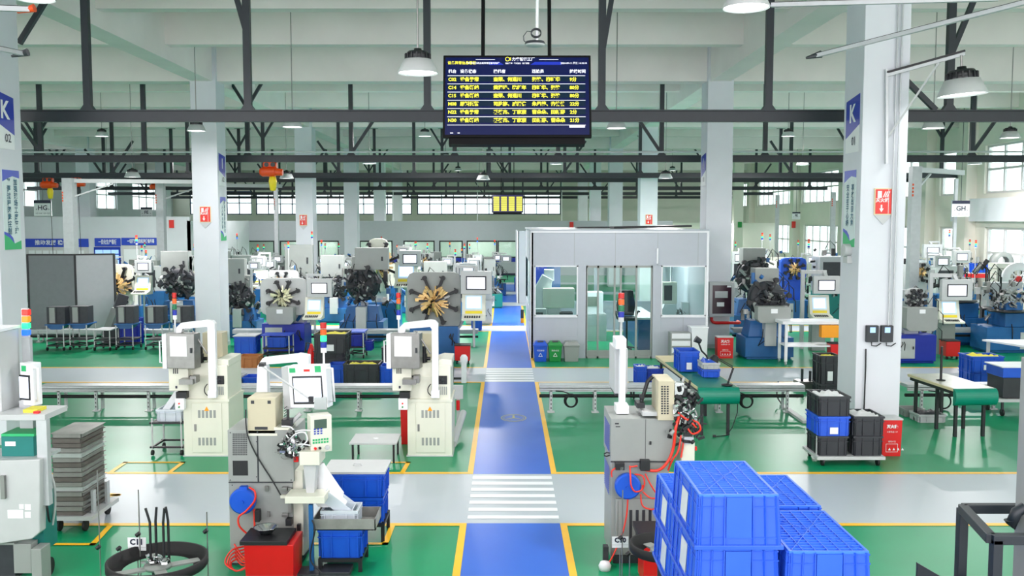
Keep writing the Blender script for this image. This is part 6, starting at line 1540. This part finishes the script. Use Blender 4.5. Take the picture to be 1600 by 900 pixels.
# three waste bins before the booth
for u0, u1, m_, l, sym in ((834, 855, 'bin_blue', 'blue swing-lid waste bin against the booth wall', 1), (857, 878, 'bin_green', 'green swing-lid waste bin against the booth wall', 1), (881, 905, 'mgrey', 'grey swing-lid waste bin against the booth wall', 0)):
    Yb = 24.75; a, c2 = PT(u0, 560, Yb).x, PT(u1, 560, Yb).x; w2 = (c2 - a) / 2; t = thing('waste_bin', l, 'bin', ((a + c2) / 2, Yb, 0)); h = HZ(541, Yb)
    MB().frus(-w2 + .03, w2 - .03, 0, .32, 0, h, -.03).build('body', m_, t, bevel=.01)
    b = MB(); b.box(-w2 - .012, w2 + .012, -.05, .37, h, h + .04); b.frus(-w2, w2, -.03, .35, h + .04, h + .12, .05); b.build('lid', m_, t, bevel=.006); MB().box(-w2 * .45, w2 * .45, .0, .2, h + .105, h + .125).build('flap', 'dark' if sym else 'mgrey', t)
    if sym:
        b = MB(); z0 = h * .35
        for (p, q2) in (((-.05, z0), (.05, z0)), ((.05, z0), (0, z0 + .09)), ((0, z0 + .09), (-.05, z0))): b.bar((p[0], -.028, p[1]), (q2[0], -.028, q2[1]), .012)
        b.build('recycling_mark', 'paper', t); txt('可回收物' if m_ == 'bin_blue' else '厨余垃圾', .05, 'paper', t, (0, -.034, h * .72), align='CENTER')
# drawers and white bin right of the booth doors
a, c2 = PT(1046, 560, 24.9).x, PT(1078, 560, 24.9).x; t = thing('drawer_unit', 'white plastic drawer unit with grey frame against the booth', 'drawers', ((a + c2) / 2, 24.75, 0)); w2 = (c2 - a) / 2; h = HZ(519, 24.9)
MB().box(-w2, w2, 0, .4, 0, h).build('frame', 'mgrey', t, bevel=.01)
for k in range(4): o = MB().box(-w2 + .03, w2 - .03, -.02, .02, .04 + k * h / 4, (k + 1) * h / 4 - .02).build('drawer', 'white', t)
a, c2 = PT(1075, 560, 24.9).x, PT(1104, 560, 24.9).x; t = thing('tall_white_bin', 'tall white bin beside the plastic drawer unit', 'bin', ((a + c2) / 2 + .02, 24.75, 0)); w2 = (c2 - a) / 2 - .02; h = HZ(512, 24.9)
MB().frus(-w2 + .05, w2 - .05, 0, .42, 0, h, -.04).build('body', 'white', t); MB().box(-w2 - .01, w2 + .01, -.05, .47, h, h + .03).build('rim', 'white', t)
# hose cabinet on the column
Yc = 27.36; a = PT(1108, 495, Yc - .28); c2 = PT(1148, 441, Yc - .28); t = thing('hose_cabinet', 'fire hose cabinet with dark glass front on the second right column', 'cabinet', ((a.x + c2.x) / 2, Yc - .28, a.z)); w2 = (c2.x - a.x) / 2; h = c2.z - a.z
MB().box(-w2, w2, 0, .26, 0, h).build('case', 'lgrey', t, bevel=.008); mat('plum', (60, 34, 48), 0.2, var=.05)
MB().box(-w2 + .09, w2 - .09, -.006, 0, .09, h - .09).build('glass_front', 'plum', t); MB().box(-w2 + .16, w2 - .2, -.012, -.006, h * .55, h * .74).build('hose_pack', 'lgrey', t); MB().box(-w2 + .22, w2 - .3, -.012, -.006, h * .3, h * .42).build('nozzle', 'paper', t); MB().box(w2 - .22, w2 - .1, -.01, -.006, h - .15, h - .1).build('tag', 'paper', t)
p0 = PT(1112, 496, Yc - .15); t = thing('hydrant_pipe', 'thick red water pipe under the hose cabinet', 'pipe', p0); MB().tube([(0, 0, 0), (0, 0, -.08), (.04, 0, -.14), (.12, 0, -.16), (.8, 0, -.16), (.84, .05, -.16), (.86, .4, -.16)], .045, 12).build('pipe', 'red', t)

# ================================================================ GREEN WORK TABLES
def belt_table(nl, nr, fl, label, top, rollh=.3, d=None):
    """nl,nr: near-left / near-right top edge pixels, fl: far-left pixel, on a plane 0.86 m high"""
    zt = .87; A, B_, Cc = G(*nl, zt), G(*nr, zt), G(*fl, zt); dr = (Cc - A); L = dr.length; ang = math.atan2(dr.y, dr.x) - math.pi / 2; W = (B_ - A).dot(Vector((math.cos(ang), math.sin(ang), 0)))
    t = thing('belt_table', label, 'table', (A.x, A.y, 0), ang)
    MB().box(0, W, .05, L, zt - .05, zt - .004).build('table_frame', 'tanwood', t); MB().box(.02, W - .02, .05, L, zt - .004, zt).build('surface', top, t)
    b = MB(); r = .13; n = 14; pts = [(0.05, zt)] + [(-r * math.sin(a * math.pi / n) * .8 + .05, zt - rollh / 2 + rollh / 2 * math.cos(a * math.pi / n)) for a in range(n + 1)] + [(.05, zt - rollh)]
    b.prism(pts, 0, W, 'yz'); b.build('green_roll', 'belt', t)
    for x in (.1, W - .16):
        for y in (.12, L * .45, L - .15): MB().box(x - .025, x + .025, y - .025, y + .025, 0, zt - .05).build('leg', 'black', t)
    MB().box(.05, .09, .05, L, zt - .12, zt - .05).build('side_rail', 'black', t)
    return t, L, W
t, L, W = belt_table((1091, 606), (1156, 606), (1024, 556), 'green belt work table with a black lamp, right of the walkway', 'belt')
MB().box(.0, W, L - .9, L, .871, .876).build('wood_insert', 'tanwood', t); BT = t
mat('pale_belt', (196, 196, 184), 0.25, var=.04)
belt_table((1492, 608), (1558, 607), (1418, 584), 'pale belt work table with green end roll at the right', 'pale_belt')
cr(1061, 1092, 581, 549, .55, 'bin_blue', 'large blue crate on the green belt table', z=.885, card=True)
cr(1098, 1124, 590, 577, .42, 'crate_blue', 'lower small blue crate on the green belt table near the lamp', z=.88)
Yk = G(CX, 590, .88).y; cr(1098, 1124, 577, 567, .42, 'lgrey', 'grey crate stacked on the small blue crate', z=HZ(576, Yk) , content='crate_blue', cardm='paper')
cr(994, 1010, 602, 573, .4, 'crate_blue', 'blue crate standing behind the trunking left of the green table', z=.3, content='paper')
cr(1010, 1036, 600, 576, .45, 'banner_blue', 'grey blue crate with papers left of the green table', z=.3, content='paper')
t = thing('low_stand', 'low stand under the two crates left of the green table', 'stand', (PT(1015, 602, 19.3).x, G(CX, 602, .3).y, 0)); MB().box(-.34, .34, -.05, .5, .24, .3).build('top', 'dark', t)
for x in (-.3, .3): MB().box(x - .02, x + .02, 0, .04, 0, .24).build('leg', 'dark', t); MB().box(x - .02, x + .02, .4, .44, 0, .24).build('leg', 'dark', t)
q = G(1136, 602, .88); t = thing('desk_lamp', 'black jointed desk lamp on the green belt table', 'lamp', q)
MB().lathe([(0, 0), (.1, 0), (.1, .02), (0, .03)], n=24).build('base', 'black', t); e = PT(1145, 575, q.y) - q; h = PT(1117, 559, q.y) - q; k = PT(1096, 541, q.y) - q
b = MB(); b.tube([(0, 0, .02), tuple(e)], .01, 6); b.tube([(.02, 0, .02), (e.x + .02, 0, e.z)], .008, 6); b.tube([tuple(e), tuple(h)], .01, 6); b.tube([(e.x, 0, e.z + .03), (h.x, 0, h.z + .03)], .008, 6); b.build('jointed_arm', 'black', t)
MB().cyl((h.x + .02, 0, h.z + .04), (h.x - .03, 0, h.z - .05), .05, 16, .1).build('lamp_head', 'black', t)
q2 = G(1108, 572, .88); t = thing('clamp_lamp', 'second black jointed lamp behind the stacked crates', 'lamp', q2); p1 = PT(1104, 556, q2.y) - q2; p2 = PT(1091, 534, q2.y) - q2
MB().box(-.04, .04, -.04, .04, 0, .05).build('clamp', 'black', t); MB().tube([(0, 0, .03), tuple(p1), (p1.x - .1, 0, p1.z + .1), tuple(p2)], .018, 8).build('jointed_arm', 'black', t); MB().cyl((p2.x + .05, 0, p2.z), (p2.x - .06, 0, p2.z + .06), .05, 14, .07).build('lamp_head', 'dark', t)
pts = [PT(1153, 620, 16.2), PT(1152, 645, 16.2), PT(1144, 668, 16.2)]; a = G(1136, 681); c2 = G(1116, 683)
o = MB().tube([tuple(p) for p in pts] + [(a.x, a.y, .01), (c2.x, c2.y, .01)], .008, 6).cbox((c2.x, c2.y, .02), (.05, .04, .04)).build('power_cord', 'black', BT)
o.matrix_parent_inverse = (Matrix.Translation(BT.location) @ Matrix.Rotation(BT.rotation_euler[2], 4, 'Z')).inverted()
# right side tables
Yt = 19.5; zt = .95; A = PT(1505, 545, 23.0); t = thing('work_table', 'white-topped work table at the right edge', 'table', (A.x, 21.5, 0))
xr = 3.2; MB().prism([(0, .6), (.9, -2.2), (xr, -2.2), (xr, .6)], zt - .04, zt, 'xy').build('table_top', 'white', t)
for x, y in ((.1, .5), (xr - .1, .5), (.95, -2.0), (xr - .1, -2.0)): MB().box(x - .03, x + .03, y - .03, y + .03, 0, zt - .04).build('leg', 'lgrey', t)
cr(1517, 1569, 602, 578, .6, 'bin_blue', 'lower blue crate under the white-topped table', z=.0)
cr(1518, 1568, 581, 557, .6, 'bin_blue', 'upper blue crate with yellow bag under the white-topped table', z=.45, content='rag', card=True)
q = G(1539, 607); t = thing('stool', 'round black stool in front of the blue crates at the right', 'stool', (q.x, q.y - .5, 0)); MB().lathe([(0, .4), (.2, .4), (.22, .43), (.2, .48), (0, .49)], n=24).build('seat', 'black', t)
for k in range(4): a = R(45 + 90 * k); MB().bar((.12 * math.cos(a), .12 * math.sin(a), .4), (.2 * math.cos(a), .2 * math.sin(a), 0), .025).build('leg', 'lgrey', t)
Y = G(CX, 650).y; t = thing('tool_cart', 'black trolley on casters with blue tray at the right edge', 'cart', (PT(1598, 640, Y).x, Y, 0)); MB().box(-.4, .5, 0, .6, .35, .75).build('body', 'bin_black', t, bevel=.01); MB().box(-.42, .52, -.02, .62, .75, .95).build('tray', 'bin_blue', t, bevel=.01); MB().box(-.45, .55, -.04, .64, .95, .97).build('top', 'white', t); MB().box(-.5, .6, -.05, .65, .28, .34).build('frame', 'lgrey', t)
for x in (-.4, .5):
    for y in (0, .55): caster(MB(), x, y, .07, .07).build('caster', 'rubber', t); MB().box(x - .02, x + .02, y - .02, y + .02, .08, .3).build('fork', 'dark', t)
cr(1436, 1477, 661, 648, .4, 'lgrey', 'grey flat crate on the floor under the pale belt table', content='dark')
cr(1415, 1444, 652, 640, .4, 'mgrey', 'second grey flat crate half hidden by the right column')
q = G(1470, 594, .875); t = thing('black_pole_stand', 'black pole standing on the pale belt table', 'stand', q); MB().lathe([(0, 0), (.08, 0), (.08, .01), (0, .02)], n=16).build('base', 'black', t); MB().cyl((0, 0, 0), (0, 0, .62), .022).build('pole', 'black', t)
cr(1281, 1312, 622, 600, .5, 'bin_black', 'lower black bin left of the right column', card=True); Yc2 = G(CX, 622).y
cr(1281, 1312, 600, 556, .5, 'bin_black', 'upper tall black bin with yellow bag left of the right column', z=HZ(600, Yc2), content='rag', card=True)
q = G(1262, 612); t = thing('fixture_base', 'grey fixture with two short posts left of the black bins', 'fixture', (q.x, q.y, 0)); MB().box(-.2, .45, 0, .4, 0, .22).build('base', 'steel', t); MB().cyl((-.1, .1, .22), (-.1, .1, .5), .03).build('pin', 'dark', t); MB().cyl((.08, .1, .22), (.08, .1, .45), .03).build('pin', 'dark', t)
a, c2 = G(1258, 662), G(1222, 636); t = thing('loose_trunking', 'pale strip of trunking lying slanted on the floor left of the crate trolley', 'strip', (0, 0, 0)); MB().bar((a.x, a.y, .03), (c2.x, c2.y, .03), .1, .05).build('strip', 'lgrey', t); MB().tube(smooth([(c2.x, c2.y, .05), (c2.x - .05, c2.y + .2, .2), (c2.x + .03, c2.y + .4, .45)]), .015).build('cable', 'black', t)

# ================================================================ TROLLEY WITH FIVE CRATES
Y = G(CX, 729).y; x0, x1 = PT(1277, 715, Y).x, PT(1384, 715, Y).x; zt = HZ(714, Y); d = .72
t = thing('platform_trolley', 'wooden-edged platform trolley with casters beside the right column', 'trolley', ((x0 + x1) / 2, Y, 0)); W = (x1 - x0) / 2
MB().box(-W, W, 0, d, zt - .05, zt).build('deck', 'lgrey', t, bevel=.005)
for sx in (-1, 1):
    for y in (.06, d - .06): caster(MB(), sx * (W - .1), y, .065, .065).build('caster', 'rubber', t); MB().box(sx * (W - .1) - .03, sx * (W - .1) + .03, y - .03, y + .03, .1, zt - .05).build('fork', 'ivory', t)
MB().box(-W + .02, -W + .06, .1, .14, zt, zt + .3).build('stake', 'lgrey', t)
cwid = PT(1326, 700, Y + .05).x - PT(1278, 700, Y + .05).x; ch_ = (HZ(619, Y + .05) - zt) / 3; xx = PT(1302, 700, Y + .05).x
crate('bottom black crate of the left stack on the platform trolley', (xx, Y + .34, zt + .001), cwid - .03, .56, ch_ - .004, 'bin_black', taper=.01)
crate('blue crate with white card in the middle of the left stack on the trolley', (xx, Y + .34, zt + ch_), cwid, .58, ch_ - .004, 'crate_blue', taper=.01, card=True)
crate('top black crate of the left stack with a white bag inside', (xx, Y + .34, zt + 2 * ch_), cwid, .58, ch_ - .004, 'bin_black', taper=.01, content='paper')
xx2 = PT(1356.5, 700, Y + .05).x; crate('bottom black crate of the right stack on the platform trolley', (xx2, Y + .34, zt + .001), cwid - .04, .56, ch_ - .004, 'bin_black', taper=.01)
crate('upper black crate of the right stack with a white bag inside', (xx2, Y + .34, zt + ch_), cwid - .02, .58, ch_ - .004, 'bin_black', taper=.01, content='paper')
